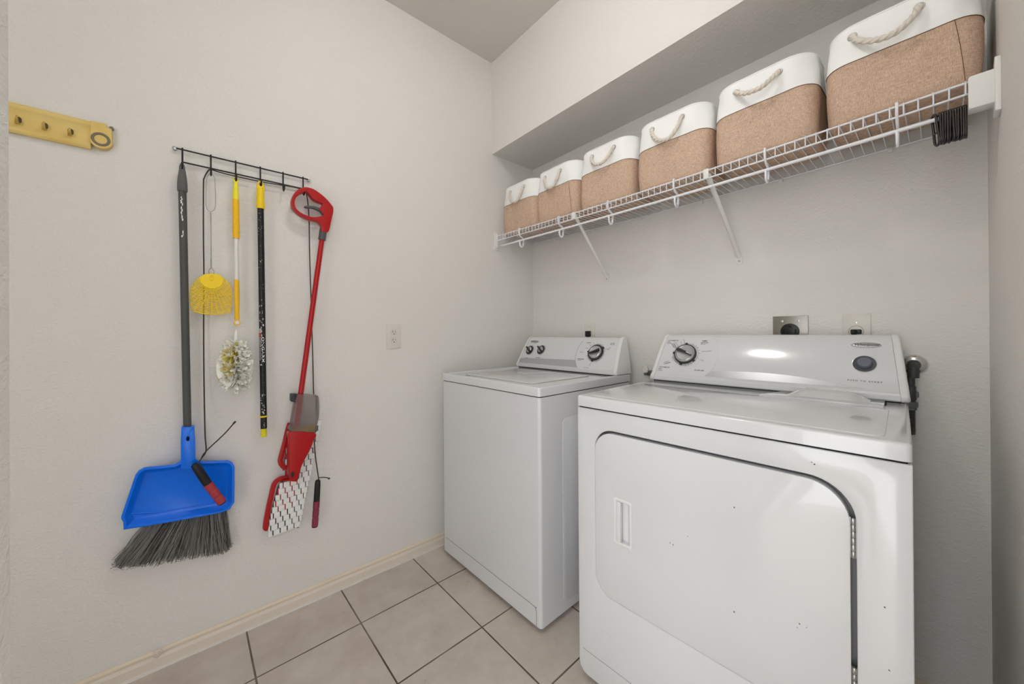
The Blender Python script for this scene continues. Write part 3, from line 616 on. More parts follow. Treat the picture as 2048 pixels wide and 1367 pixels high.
# ------------------------------------------------------------------ washer; local frame: origin at the front right bottom corner
WW, WD = 0.686, 0.622
W = thing('washing_machine', 'white top-loading washing machine standing left of the dryer in the corner', 'washing machine', (-0.9612, 0.9392, 0), math.radians(1.104))
feet(W, [(-0.04, 0.05), (-0.64, 0.05), (-0.04, 0.57), (-0.64, 0.57)], 0.02)
bm = new(); bx(bm, -WW, 0, 0, WD, 0.0218, 0.8695, 0)
es = [e for e in bm.edges if abs(e.verts[0].co.z - e.verts[1].co.z) > 0.5]
bmesh.ops.bevel(bm, geom=es, offset=0.013, segments=6, affect='EDGES', profile=0.5)
bm.faces.ensure_lookup_table()
link('cabinet', bm, 'appliance_white', W, smooth=50)
# toe crease on the front, pressed panel on the side
bm = new(); crease = smooth_path([(-0.655, -0.0002, 0.0912), (-0.35, -0.0002, 0.0912), (-0.05, -0.0002, 0.0912), (-0.030, -0.0002, 0.088), (-0.024, -0.0002, 0.074), (-0.0235, -0.0002, 0.05), (-0.0235, -0.0002, 0.0235)], 5)
tube(bm, crease, 0.0010, 6); link('toe_crease', bm, 'recess_grey', W)
bm = new(); plate(bm, rrect(0.125, 0.60, 0.056, 0.775, 0.028, 8), None, lambda u, v: (-0.001, u, v), lambda u, v: (0.0012, u, v), 0.001, 2); link('side_panel', bm, 'appliance_white', W)
bm = new(); bx(bm, -WW + 0.006, -0.006, 0.004, WD - 0.004, 0.868, 0.876); link('seam', bm, 'gap_black', W)
bm = new(); bx(bm, -WW - 0.002, 0.002, -0.003, WD + 0.003, 0.8735, 0.9080, 0)
es = [e for e in bm.edges if abs(e.verts[0].co.z - e.verts[1].co.z) > 0.02]
bmesh.ops.bevel(bm, geom=es, offset=0.012, segments=5, affect='EDGES', profile=0.5)
es = [e for e in bm.edges if e.verts[0].co.z > 0.9 and e.verts[1].co.z > 0.9]
q = bmesh.ops.bevel(bm, geom=es, offset=0.006, segments=4, affect='EDGES', profile=0.5)
top = max(bm.faces, key=lambda f: f.calc_center_median().z * 10 + f.calc_area())
bmesh.ops.inset_region(bm, faces=[top], thickness=0.012, depth=0)
bmesh.ops.inset_region(bm, faces=[top], thickness=0.010, depth=-0.0035)
link('top_deck', bm, 'appliance_white', W, smooth=40)
bm = new(); plate(bm, rrect(-0.565, -0.095, 0.055, 0.430, 0.02), None, lambda u, v: (u, v, 0.9035), lambda u, v: (u, v, 0.9085), 0.002, 3); lid = link('lid', bm, 'appliance_white', W)
bm = new(); plate(bm, rrect(-0.568, -0.092, 0.052, 0.433, 0.021), None, lambda u, v: (u, v, 0.9040), lambda u, v: (u, v, 0.9049)); link('lid_gap', bm, 'recess_grey', lid)
bm = new(); m4 = Matrix.Translation((-0.045, 0.445, 0.9046)); lathe(bm, [(0.0035, 0), (0.003, 0.001), (0, 0.0012)], m4, 12); link('deck_plug', bm, 'recess_grey', W)
WP = [(0.628, 0.909), (0.503, 0.909), (0.500, 0.912), (0.500, 0.925), (0.5018, 0.9285), *bowed((0.505, 0.930), (0.5814, 1.0648)), (0.5875, 1.0735), (0.596, 1.0800), (0.608, 1.0830), (0.618, 1.0815), (0.626, 1.074), (0.628, 1.062)]
bm = new(); bx(bm, -0.675, -0.008, 0.506, 0.624, 0.903, 0.9100); link('console_seam', bm, 'gap_black', W)
cs = console(W, -0.690, 0.004, WP, 0.023, 0.016)
P3, FM = face_map((0.505, 0.930), (0.0764, 0.1348))
dial(W, FM, -0.1430, 0.0860, 0.0425, 0.0345, -158, (38, 176, 262), False)
small_knob(W, FM, -0.6105, 0.0835, 142, 1.14); small_knob(W, FM, -0.5200, 0.0880, 142, 1.14)
badge(W, FM, -0.6025, 0.1420, 0.0345, 0.0100)
bm = new(); o = [(-0.668, 0.0018)]
o += [(-0.143 + 0.122 * math.cos(math.radians(a)), 0.088 + 0.122 * math.sin(math.radians(a))) for a in (-134.5, -141, -147, -153, -158)]
o += [(-0.2535 - 0.405 * k / 8, 0.0415 - 0.0115 * (k / 8) ** 1.6) for k in range(1, 9)]
bm.free(); q_ = lambda u: max(0.0012, 0.088 - math.sqrt(max(0, 0.122 ** 2 - (u + 0.143) ** 2))) if u > -0.265 else 0.0012
stripe(W, P3, [-0.668 + 0.4145 * k / 40 for k in range(41)] + [-0.2535 + 0.0235 * k / 8 for k in range(1, 9)], lambda u: 0.0012, lambda u: 0.0300 + 0.0115 * ((u + 0.668) / 0.4145) ** 0.7 if u < -0.2536 else 0.088 - math.sqrt(max(0, 0.122 ** 2 - (u + 0.143) ** 2)))
bm = new(); arc_ring(bm, FM, -0.143, 0.088, 0.122, 148, 224, 0.0006); link('dial_border', bm, 'faint_ink', W)
ticks(W, FM, -0.143, 0.086, 0.052, 0.058, [60, 80, 100, 12, 352, 330, 310, 292, 200, 222, (22, 0.082), (258, 0.077), (140, 0.074), (122, 0.064), (160, 0.066)])
txt(W, FM, 'NORMAL', -0.222, 0.142, 0.0062); txt(W, FM, 'CASUAL', -0.078, 0.141, 0.0062); txt(W, FM, 'PERM. PRESS', -0.078, 0.134, 0.0042, bold=0)
txt(W, FM, 'SOAK', -0.216, 0.110, 0.0042, 0, bold=0); txt(W, FM, 'FINAL SPIN', -0.245, 0.086, 0.0042, bold=0); txt(W, FM, 'RINSE', -0.083, 0.105, 0.0042, bold=0)
txt(W, FM, 'SUPER WASH', -0.245, 0.048, 0.0062); txt(W, FM, 'HEAVY DUTY', -0.245, 0.041, 0.0040, bold=0); txt(W, FM, 'PULL TO START', -0.192, 0.004, 0.0042, bold=0)
txt(W, FM, 'LOAD SIZE', -0.632, 0.0345, 0.0048, bold=0); txt(W, FM, 'WASH / RINSE', -0.547, 0.0405, 0.0052); txt(W, FM, 'TEMP', -0.530, 0.034, 0.0040, bold=0)


# ------------------------------------------------------------------ dryer; local frame: origin at the front left bottom corner
DW, DD = 0.737, 0.655
Dr = thing('clothes_dryer', 'white front-loading clothes dryer with wide console, right of the washing machine', 'dryer', (-0.7671, 0.9205, 0), math.radians(2.667))
feet(Dr, [(0.05, 0.05), (0.69, 0.05), (0.05, 0.60), (0.69, 0.60)], 0.025)
bm = new()
OPEN = rrect(0.0645, 0.6620, 0.3120, 0.8145, (0.055, 0.055, 0.075, 0.062), 10)
outer = [(0.0, 0.8705), (0.0, 0.060), (0.004, 0.042), (0.016, 0.030), (0.030, 0.0266), (DW - 0.03, 0.0266), (DW - 0.016, 0.030), (DW - 0.004, 0.042), (DW, 0.060), (DW, 0.8705)]
plate(bm, outer, [OPEN], lambda u, v: (u, 0.0, v), lambda u, v: (u, 0.026, v), 0.0025, 3)
bx(bm, 0.0012, DW - 0.0012, 0.024, DD, 0.0266, 0.8700)
link('cabinet', bm, 'appliance_white', Dr, smooth=50)
bm = new(); plate(bm, OPEN, None, lambda u, v: (u, 0.0236, v), lambda u, v: (u, 0.0232, v)); link('door_opening', bm, 'recess_grey', Dr)
bm = new()
for x0, x1 in ((0.14, 0.165), (0.205, 0.225), (0.245, 0.262), (0.30, 0.335), (0.40, 0.42)):
    bm = new(); bx(bm, x0, x1, 0.0218, 0.0233, 0.8085, 0.8120); link('vent_slot', bm, 'gap_black', Dr)
# door with the pocket handle
HO = rrect(0.1390, 0.1850, 0.4965, 0.6165, 0.004, 4)
bm = new(); DO = rrect(0.0668, 0.6530, 0.3145, 0.8065, (0.054, 0.054, 0.070, 0.060), 10)
plate(bm, DO, [HO], lambda u, v: (u, -0.0015, v), lambda u, v: (u, 0.0195, v), 0.003, 3)
door = link('door', bm, 'appliance_white', Dr, smooth=50)
bm = new(); plate(bm, rrect(0.1330, 0.1910, 0.4885, 0.6245, 0.006, 5), [rrect(0.1400, 0.1840, 0.4975, 0.6155, 0.005, 5)], lambda u, v: (u, -0.0050, v), lambda u, v: (u, -0.0010, v), 0.0012, 2)
hd = link('handle', bm, 'appliance_plastic', door)
bm = new()   # pocket: back wall curves from the grip bar to the right rim
N = 12; rows = []
for k in range(N + 1):
    q = k / N; x = 0.1555 + q * (0.1845 - 0.1555); y = 0.0155 * math.sin(PI * min(1, 0.35 + q * 0.65)) ** 0.8 if q < 1 else -0.001
    rows.append((bm.verts.new((x, max(y, -0.001) if q < 1 else -0.002, 0.4970)), bm.verts.new((x, max(y, -0.001) if q < 1 else -0.002, 0.6160))))
for a, b in zip(rows, rows[1:]): bm.faces.new((a[0], b[0], b[1], a[1]))
bx(bm, 0.139, 0.185, 0.014, 0.0165, 0.4965, 0.6165)
link('pocket', bm, 'appliance_plastic', hd)
bm = new(); o = [(0.1400 + 0.0150 * k / 8, -0.0040 - 0.0035 * math.sin(PI * 0.5 * k / 8)) for k in range(9)] + [(0.1558, -0.0068), (0.1558, 0.006), (0.1535, 0.010), (0.1400, 0.010)]
plate(bm, o, None, lambda u, v: (u, v, 0.4980), lambda u, v: (u, v, 0.6150), 0.0006, 1); link('grip_bar', bm, 'appliance_plastic', hd)
for z0, n in ((0.6705, 6), (0.3820, 6)):
    bm = new(); h = 0.0775 / n
    for k in range(n): lathe(bm, [(0, 0.0004), (0.0034, 0.0006), (0.0038, 0.0012), (0.0038, h - 0.0012), (0.0034, h - 0.0006), (0, h - 0.0004)], Matrix.Translation((0.6574, 0.0025, z0 + k * h)), 16)
    lathe(bm, [(0, 0), (0.0026, 0), (0.0026, n * h), (0, n * h)], Matrix.Translation((0.6574, 0.0025, z0)), 10)
    bx(bm, 0.6500, 0.6535, 0.0045, 0.0060, z0, z0 + n * h); bx(bm, 0.6614, 0.6640, 0.0045, 0.0060, z0, z0 + n * h)
    link('hinge', bm, 'steel', door, label='bare metal barrel hinge')
bm = new(); crease = smooth_path([(0.016, -0.0001, 0.1040), (0.06, -0.0001, 0.1040), (0.35, -0.0001, 0.1040), (0.70, -0.0001, 0.1040)], 4); tube(bm, crease, 0.0009, 6); link('toe_crease', bm, 'faint_ink', Dr)
bm = new(); plate(bm, rrect(0.0870, 0.1160, 0.1745, 0.2000, 0.002, 3), None, lambda u, v: (u, -0.0008, v), lambda u, v: (u, 0.002, v), 0.0005, 1); link('label_plate', bm, 'appliance_white', Dr)
# chips in the enamel
bm = new()
for x, z, r in ((0.452, 0.700, .0022), (0.450, 0.456, .0022), (0.700, 0.60, .0016), (0.655, 0.72, .0012), (0.30, 0.555, .0015), (0.308, 0.5535, .0018), (0.573, 0.498, .0016), (0.585, 0.497, .001), (0.569, 0.488, .001), (0.705, 0.487, .0018), (0.345, 0.59, .001), (0.600, 0.838, .0018), (0.595, 0.841, .0012)):
    if 0.067 < x < 0.653 and z < 0.8065: y = -0.0015
    else: y = 0.0
    bm = new(); plate(bm, [(x + r * (0.6 + 0.5 * random.random()) * math.cos(a), z + r * (0.6 + 0.8 * random.random()) * math.sin(a)) for a in [k * PI / 4 for k in range(8)]], None, lambda u, v: (u, y - 0.0003, v), lambda u, v: (u, y + 0.001, v))
    link('enamel_chip', bm, 'grip_grey', Dr, smooth=0)
bm = new(); bx(bm, 0.006, DW - 0.006, 0.004, DD - 0.004, 0.869, 0.878); link('seam', bm, 'gap_black', Dr)
bm = new(); bx(bm, -0.002, DW + 0.0, -0.004, DD + 0.002, 0.8755, 0.9085, 0)
es = [e for e in bm.edges if abs(e.verts[0].co.z - e.verts[1].co.z) > 0.02]
bmesh.ops.bevel(bm, geom=es, offset=0.012, segments=5, affect='EDGES', profile=0.5)
es = [e for e in bm.edges if e.verts[0].co.z > 0.9 and e.verts[1].co.z > 0.9]
bmesh.ops.bevel(bm, geom=es, offset=0.007, segments=5, affect='EDGES', profile=0.5)
link('top_deck', bm, 'appliance_white', Dr, smooth=40)
bm = new(); plate(bm, rrect(0.030, 0.702, 0.022, 0.372, 0.02), None, lambda u, v: (u, v, 0.9070), lambda u, v: (u, v, 0.9102), 0.0016, 3); link('raised_top_panel', bm, 'appliance_white', Dr)
bm = new(); plate(bm, [(0.415, 0.384), (0.692, 0.384), (0.692, 0.497), (0.452, 0.497), (0.440, 0.470)], None, lambda u, v: (u, v, 0.9075), lambda u, v: (u, v, 0.9125), 0.0016, 2)
lint = link('lint_screen_door', bm, 'appliance_white', Dr)
bm = new(); gx = [0.478, 0.492, 0.506, 0.52, 0.56, 0.60, 0.62, 0.634, 0.648, 0.664]; gy = [0.420, 0.435, 0.45, 0.465, 0.480, 0.494]
hz = lambda i, j: 0.9128 + 0.0185 * min(1, max(0, min(i, len(gx) - 1 - i) / 3)) ** 0.8 * min(1, j / 3) ** 0.9
V = [[bm.verts.new((x, y, hz(i, j))) for j, y in enumerate(gy)] for i, x in enumerate(gx)]
for i in range(len(gx) - 1):
    for j in range(len(gy) - 1): bm.faces.new((V[i][j], V[i + 1][j], V[i + 1][j + 1], V[i][j + 1]))
lo = [bm.verts.new((x, gy[-1] + 0.001, 0.911)) for x in gx]
for i in range(len(gx) - 1): bm.faces.new((V[i][-1], V[i + 1][-1], lo[i + 1], lo[i]))
link('finger_lift', bm, 'appliance_white', lint, smooth=80)
bm = new(); bx(bm, 0.6925, 0.6960, 0.430, 0.496, 0.9080, 0.9092); link('lint_door_gap', bm, 'gap_black', lint)
DP = [(0.660, 0.912), (0.503, 0.912), (0.4985, 0.916), (0.4975, 0.929), (0.5000, 0.9345), *bowed((0.507, 0.9400), (0.5875, 1.0775)), (0.5930, 1.0860), (0.6010, 1.0925), (0.613, 1.0965), (0.640, 1.0965), (0.652, 1.092), (0.660, 1.080)]
bm = new(); bx(bm, 0.012, DW - 0.014, 0.506, 0.656, 0.905, 0.9135); link('console_seam', bm, 'gap_black', Dr)
console(Dr, -0.004, DW + 0.005, DP, 0.020, 0.018)
P3d, FMd = face_map((0.507, 0.940), (0.0805, 0.1375))
dial(Dr, FMd, 0.1240, 0.0885, 0.0425, 0.0375, -22, (94, 176, 324, 258), True)
badge(Dr, FMd, 0.6500, 0.1440, 0.0340, 0.0095)
m4 = FMd(0.6480, 0.0800, 0)
bm = new(); lathe(bm, [(0.0285, 0.0002), (0.0280, 0.0012), (0.0265, 0.0014), (0.0262, 0.0006)], m4, 44); bt = link('start_button', bm, 'console_white', Dr)
bm = new(); lathe(bm, [(0.0262, 0.0004), (0.0255, 0.0012), (0.018, 0.0005), (0.0, 0.0005)], m4, 44); link('button_dish', bm, 'button_grey', bt)
bm = new(); lathe(bm, [(0.0175, 0.0006), (0.0165, 0.008), (0.0145, 0.0105), (0.0100, 0.0108), (0, 0.0098)], FMd(0.6480, 0.0815, 0), 40); link('button_cap', bm, 'button_cap', bt)
bm = new(); o = [(0.209, 0.0005)]
o = [(0.2090, 0.0008), (0.62, 0.0006), (0.60, 0.010), (0.55, 0.020), (0.50, 0.027), (0.445, 0.0305), (0.38, 0.0300), (0.30, 0.0270), (0.2320, 0.0235)]
bm.free(); stripe(Dr, P3d, [0.2100 + 0.0225 * k / 6 for k in range(7)] + [0.2325 + 0.42 * k / 40 for k in range(1, 41)], lambda u: 0.0008, lambda u: 0.0010 + (u - 0.21) * 1.02 if u < 0.2326 else (0.0240 + 0.0065 * math.sin(PI * (u - 0.2325) / 0.30) if u < 0.3825 else 0.0305 * max(0.03, math.cos(PI / 2 * (u - 0.3825) / 0.272)) ** 0.9))
bm = new(); arc_ring(bm, FMd, 0.124, 0.0885, 0.122, -44, 42, 0.0005); link('dial_border', bm, 'console_white', Dr)
ticks(Dr, FMd, 0.124, 0.0885, 0.050, 0.055, [66, 50, 38, 22, 8, 344, 306, 294, 282, 204, 196, 212, (105, 0.071), (118, 0.066), (134, 0.078), (150, 0.068), 140])
txt(Dr, FMd, 'AUTOMATIC', 0.0385, 0.1520, 0.0068); txt(Dr, FMd, 'DRY', 0.0370, 0.1435, 0.0068); txt(Dr, FMd, 'Auto Moist', 0.037, 0.1370, 0.0042, bold=0)
txt(Dr, FMd, 'TIMED', 0.1745, 0.1520, 0.0068); txt(Dr, FMd, 'DRYING', 0.1725, 0.1435, 0.0068); txt(Dr, FMd, 'High Heat', 0.1725, 0.1370, 0.0042, bold=0)
txt(Dr, FMd, 'AUTOMATIC', 0.0285, 0.0270, 0.0068); txt(Dr, FMd, 'DRY', 0.0270, 0.0185, 0.0068); txt(Dr, FMd, 'Low Heat', 0.026, 0.0120, 0.0042, bold=0)
txt(Dr, FMd, 'FLUFF AIR', 0.1690, 0.0230, 0.0074); txt(Dr, FMd, 'Wrinkle Prevent', 0.182, 0.103, 0.0048, 8, bold=0); txt(Dr, FMd, 'Less Dry', 0.182, 0.068, 0.0042, -12, bold=0)
txt(Dr, FMd, 'ENERGY', 0.0590, 0.1360, 0.0050, -52, bold=0.00004); txt(Dr, FMd, 'PREFERRED', 0.0650, 0.1380, 0.0050, -52, bold=0.00004)
txt(Dr, FMd, 'ENERGY', 0.0440, 0.0470, 0.0050, 22, bold=0.00004); txt(Dr, FMd, 'PREFERRED', 0.0450, 0.0400, 0.0050, 22, bold=0.00004)
txt(Dr, FMd, 'P U S H   T O   S T A R T', 0.6490, 0.0245, 0.0062, -1, align='CENTER', squeeze=1.13)


# ================================================================== WIRE SHELF
SHX0, SHX1 = -1.705, 0.0448
SHF = B - 0.300            # front edge of the shelf
def sag(x): return 0.012 * math.sin(PI * max(0, min(1, (x + A) / (XR + A)))) 
def shz(x): return 1.6800 - sag(x)
S = thing('wire_shelf', 'long white wire shelf with a hanging rod on the back wall above the machines', 'shelf', (SHX0, B, 1.68))
XS = [SHX0 + (SHX1 - SHX0) * k / 40 for k in range(41)]
def long_wire(name, y, dz, r, x0=SHX0 - 0.012, x1=SHX1 + 0.02):
    bm = new(); xs = [x0 + (x1 - x0) * k / 40 for k in range(41)]
    tube(bm, [(x, y, shz(x) + dz) for x in xs], r, 8); return link(name, bm, 'shelf_white', S, world=True)
long_wire('front_wire', SHF, 0.0, 0.0027); long_wire('lip_wire', SHF - 0.001, -0.0275, 0.0027); long_wire('back_wire', B - 0.008, 0.0, 0.0026)
long_wire('middle_wire', B - 0.155, -0.0035, 0.0022)
bm = new(); n = 71
for k in range(n + 1):
    x = SHX0 + (SHX1 - SHX0) * k / n; z = shz(x) + 0.0026
    tube(bm, [(x, B - 0.003, z), (x, SHF - 0.001, z), (x, SHF - 0.0045, z - 0.003), (x, SHF - 0.0045, z - 0.0315)], 0.0015, 6)
link('cross_wires', bm, 'shelf_white', S, world=True)
ROD_Y, ROD_DZ = B - 0.286, -0.0590
bm = new(); xs = [-1.712 + (0.050 + 1.712) * k / 40 for k in range(41)]
tube(bm, [(x, ROD_Y, shz(x) * 0.5 + 1.68 * 0.5 + ROD_DZ) for x in xs], 0.0048, 12); link('hanging_rod', bm, 'shelf_white', S, world=True)
def rodz(x): return shz(x) * 0.5 + 0.84 + ROD_DZ
for x in (-1.512, -1.219, -0.931, -0.641, -0.351, -0.0655):
    bm = new(); z = rodz(x); zt = shz(x)
    path = [(x, SHF - 0.006, zt + 0.006), (x, SHF - 0.007, zt - 0.022), (x, SHF + 0.004, zt - 0.036), (x, ROD_Y + 0.0125, z + 0.006), (x, ROD_Y + 0.0135, z - 0.016), (x, ROD_Y + 0.010, z - 0.031), (x, ROD_Y, z - 0.0375), (x, ROD_Y - 0.010, z - 0.032), (x, ROD_Y - 0.0135, z - 0.020), (x, ROD_Y - 0.012, z - 0.007)]
    tube(bm, smooth_path(path, 5), 0.0036, 10, ref=Vector((1, 0, 0)), shape=lambda i, a: 1.25 if abs(math.cos(a)) > 0.7 else 0.9)
    tube(bm, [(x, SHF - 0.006, zt + 0.006), (x, SHF + 0.005, zt + 0.0045)], 0.0028, 8)
    link('rod_hook', bm, 'shelf_white', S, world=True)
for xt, xb in ((-1.1230, -1.1545), (-0.5265, -0.5225)):
    bm = new(); zt = shz(xt)
    a = Vector((xt, SHF + 0.004, zt - 0.012)); b = Vector((xb, B - 0.006, 1.405))
    P = [a, a.lerp(b, 0.08), a.lerp(b, 0.5), a.lerp(b, 0.93), b]
    tube(bm, P, [0.011, 0.009, 0.0078, 0.0078, 0.009], 4, ref=Vector((1, 0, 0)), shape=lambda i, an: 1.0)
    bmesh.ops.scale(bm, vec=(1, 1, 1), verts=bm.verts)
    bx(bm, xt - 0.009, xt + 0.009, SHF - 0.0085, SHF - 0.0060, zt - 0.030, zt + 0.003, 0.001)
    bx(bm, xb - 0.012, xb + 0.012, B - 0.004, B, 1.378, 1.418, 0.0015)
    br = link('support_brace', bm, 'bracket_white', S, world=True, smooth=40)
    bm = new(); m4 = basis((xb, B - 0.004, 1.390), (1, 0, 0), (0, 0, 1), (0, -1, 0)); lathe(bm, [(0.0042, 0), (0.0036, 0.0018), (0, 0.0024)], m4, 14)
    link('screw', bm, 'steel', br, world=True)
bm = new()
plate(bm, rrect(0.0475, 0.0870, 1.6060, 1.6790, 0.005, 3), None, lambda u, v: (u, 1.3060, v), lambda u, v: (u, 1.3120, v), 0.0015, 2)
bx(bm, 0.0480, 0.0870, 1.3080, 1.3420, 1.6060, 1.6100, 0.001)
plate(bm, [(1.296, 1.583), (1.345, 1.583), (1.345, 1.668), (1.330, 1.690), (1.302, 1.702), (1.296, 1.698)], None, lambda u, v: (0.0835, u, v), lambda u, v: (XR, u, v), 0.0015, 2)
link('end_bracket', bm, 'bracket_white', S, world=True)
bm = new(); bx(bm, -A, -A + 0.008, 1.318, 1.352, 1.598, 1.700, 0.002); bx(bm, -A + 0.004, -A + 0.020, 1.3275, 1.3325, 1.610, 1.690, 0.0015); bx(bm, -A + 0.004, -A + 0.020, 1.3275, 1.352, 1.610, 1.614, 0.001)
link('end_bracket', bm, 'bracket_white', S, world=True)
for k in range(6):
    x = -1.52 + 0.285 * k; bm = new(); bx(bm, x - 0.006, x + 0.006, B - 0.013, B, shz(x) - 0.012, shz(x) + 0.004, 0.002); link('wall_clip', bm, 'bracket_white', S, world=True)

# ------------------------------------------------------------------ storage baskets
BW_, BD_, BH_ = 0.2905, 0.205, 0.262
def section(z, seed, n=72):
    """outline of the basket at height z: rounded rectangle, soft sides"""
    t = z / BH_; rnd = random.Random(seed); ph = [rnd.uniform(0, 6.28) for _ in range(6)]; am = [rnd.uniform(0.5, 1) for _ in range(6)]
    w = BW_ / 2 * (0.945 + 0.052 * math.sin(PI * min(1, t * 1.05))) ; d = BD_ / 2 * (0.965 + 0.025 * math.sin(PI * t))
    if t < 0.05: w -= 0.010 * (1 - t / 0.05) ** 2; d -= 0.008 * (1 - t / 0.05) ** 2
    r = 0.034 + 0.030 * t; pts = []
    o = rrect(-w, w, -d, d, r, 8)
    # resample: straight sides get their own points
    L = [0]; 
    for i in range(len(o)): 
        a, b = o[i], o[(i + 1) % len(o)]; L.append(L[-1] + math.hypot(b[0] - a[0], b[1] - a[1]))
    tot = L[-1]; j = 0
    for k in range(n):
        s = tot * k / n
        while L[j + 1] < s: j += 1
        q = (s - L[j]) / max(1e-9, L[j + 1] - L[j]); a, b = o[j], o[(j + 1) % len(o)]
        x, y = a[0] + (b[0] - a[0]) * q, a[1] + (b[1] - a[1]) * q
        ang = 2 * PI * k / n
        f = sum(am[m] * math.sin((m + 2) * ang + ph[m] + 5.0 * t * (1 if m % 2 else -1)) for m in range(6)) / 6
        env = math.sin(PI * min(1, max(0, t))) ; g = 1 + 0.05 * f * env
        pts.append((x * (1 + 0.012 * f * env), y * g))
    return pts
def basket(x, z, rz, seed, label, gx=0.0585, droop=0.045, outw=0.022, skew=0.0, seam_side=0, dy=0.0):
    t = thing('storage_basket', label, 'basket', (x, B - 0.282 + BD_ / 2 + dy, z), rz, 'storage baskets in a row on the wire shelf')
    n = 72; BAND = 0.163
    def skin(z0, z1, steps, off, cap=False):
        bm = new(); rows = []
        for k in range(steps + 1):
            zz = z0 + (z1 - z0) * k / steps; s = section(zz, seed, n)
            rows.append([bm.verts.new((p[0] * (1 + off / 0.14), p[1] * (1 + off / 0.10), zz)) for p in s])
        for a, b in zip(rows, rows[1:]):
            for i in range(n): bm.faces.new((a[i], a[(i + 1) % n], b[(i + 1) % n], b[i]))
        if cap: bm.faces.new(rows[0][::-1])
        return bm, rows
    bm, rows = skin(0.0, BAND + 0.004, 20, 0, True); link('body', bm, BURLAP, t, smooth=60)
    bm, rows = skin(BAND, BH_, 12, 0.0008)
    inner = [bm.verts.new((v.co.x * 0.965, v.co.y * 0.962, BH_ - 0.002)) for v in rows[-1]]; low = [bm.verts.new((v.co.x * 0.955, v.co.y * 0.95, 0.08)) for v in rows[-1]]
    for i in range(n):
        j = (i + 1) % n
        bm.faces.new((rows[-1][i], rows[-1][j], inner[j], inner[i])); bm.faces.new((inner[i], inner[j], low[j], low[i]))
    band = link('top_band', bm, 'white_band_fabric', t, smooth=60)
    bm = new(); s = section(BH_, seed, n); tube(bm, [(p[0] * 0.995, p[1] * 0.995, BH_ + 0.0005) for p in s], 0.0032, 8, closed=True); link('rim_piping', bm, 'white_band_fabric', t, smooth=60)
    bm = new(); s = section(BAND, seed, n); tube(bm, [(p[0] * 1.007, p[1] * 1.007, BAND) for p in s], 0.0009, 5, closed=True); link('seam', bm, 'seam_thread', t, smooth=60)
    for sx in (1, -1):    # upright corner seams
        bm = new(); P = []; s = section(0.10, seed, n); i = min(range(n), key=lambda i: (s[i][0] - sx * 0.112) ** 2 + (s[i][1] + 0.10) ** 2)
        for k in range(14):
            zz = 0.012 + (BAND - 0.012) * k / 13; s = section(zz, seed, n)
            P.append((s[i][0] * 1.004, s[i][1] * 1.006, zz))
        if sx == 1 and seed in (18, 46): tube(bm, P, 0.0006, 5); link('corner_seam', bm, 'seam_thread', t, smooth=60)
        else: bm.free()
    zg = 0.2320; s = section(zg, seed, n)
    def front_y(xx):
        i = min((i for i in range(n) if s[i][1] < 0), key=lambda i: abs(s[i][0] - xx)); return s[i][1] * 1.007
    gs = []
    for sx in (-1, 1):
        X = skew + sx * gx; y = front_y(X)
        bm = new(); m4 = basis((X, y, zg), (1, 0, 0), (0, 0, 1), (0, -1, 0))
        lathe(bm, [(0.0105, -0.001), (0.0105, 0.001), (0.0095, 0.0022), (0.0078, 0.0022), (0.0066, 0.001), (0.0066, -0.003)], m4, 28); link('grommet', bm, 'steel', t)
        gs.append(Vector((X, y, zg)))
    a, b = gs; mid = (a + b) / 2
    P = [a + Vector((0.002, 0.012, 0.001)), a + Vector((0.001, -0.005, -0.002)), a + Vector((0.010, -outw * 0.62, -droop * 0.45)), mid + Vector((-0.018 , -outw, -droop * 0.93)), mid + Vector((0.020, -outw, -droop)), b + Vector((-0.012, -outw * 0.7, -droop * 0.55)), b + Vector((-0.001, -0.006, -0.003)), b + Vector((-0.002, 0.012, 0.001))]
    bm = new(); path = smooth_path(P, 16)
    tube(bm, path, 0.0074, 30, shape=lambda i, an: 0.60 + 0.46 * abs(math.cos(1.5 * (an + i * 0.34))))
    link('rope_handle', bm, 'cotton_rope', t, smooth=70)
    return t
BK = [(-1.549, 'tan and white fabric basket at the far left end of the shelf, in the corner', dict(gx=0.057, droop=0.074, outw=0.020)),
      (-1.262, 'tan and white basket, second from the left corner, its rope drooping narrow and low', dict(gx=0.054, droop=0.072, outw=0.020, skew=-0.01)),
      (-0.968, 'tan and white basket, third from the left corner, above the left shelf brace', dict(gx=0.058, droop=0.060, outw=0.028)),
      (-0.666, 'tan and white basket, fourth from the left corner, left of the middle shelf brace', dict(gx=0.0590, droop=0.070, outw=0.022, skew=-0.008)),
      (-0.364, 'tan and white basket, second from the right end, rope handle swinging forward', dict(gx=0.0600, droop=0.046, outw=0.040, skew=-0.006)),
      (-0.0610, 'largest-looking tan and white basket at the right end of the shelf, over the dark hooks', dict(gx=0.0620, droop=0.058, outw=0.034, skew=-0.02))]
for i, (x, lab, kw) in enumerate(BK):
    x -= 0.008; basket(x, shz(x) + 0.0062, math.radians([0.6, -0.8, 0.5, 1.0, -0.6, 0.4][i]), 11 + i * 7, lab, **kw)

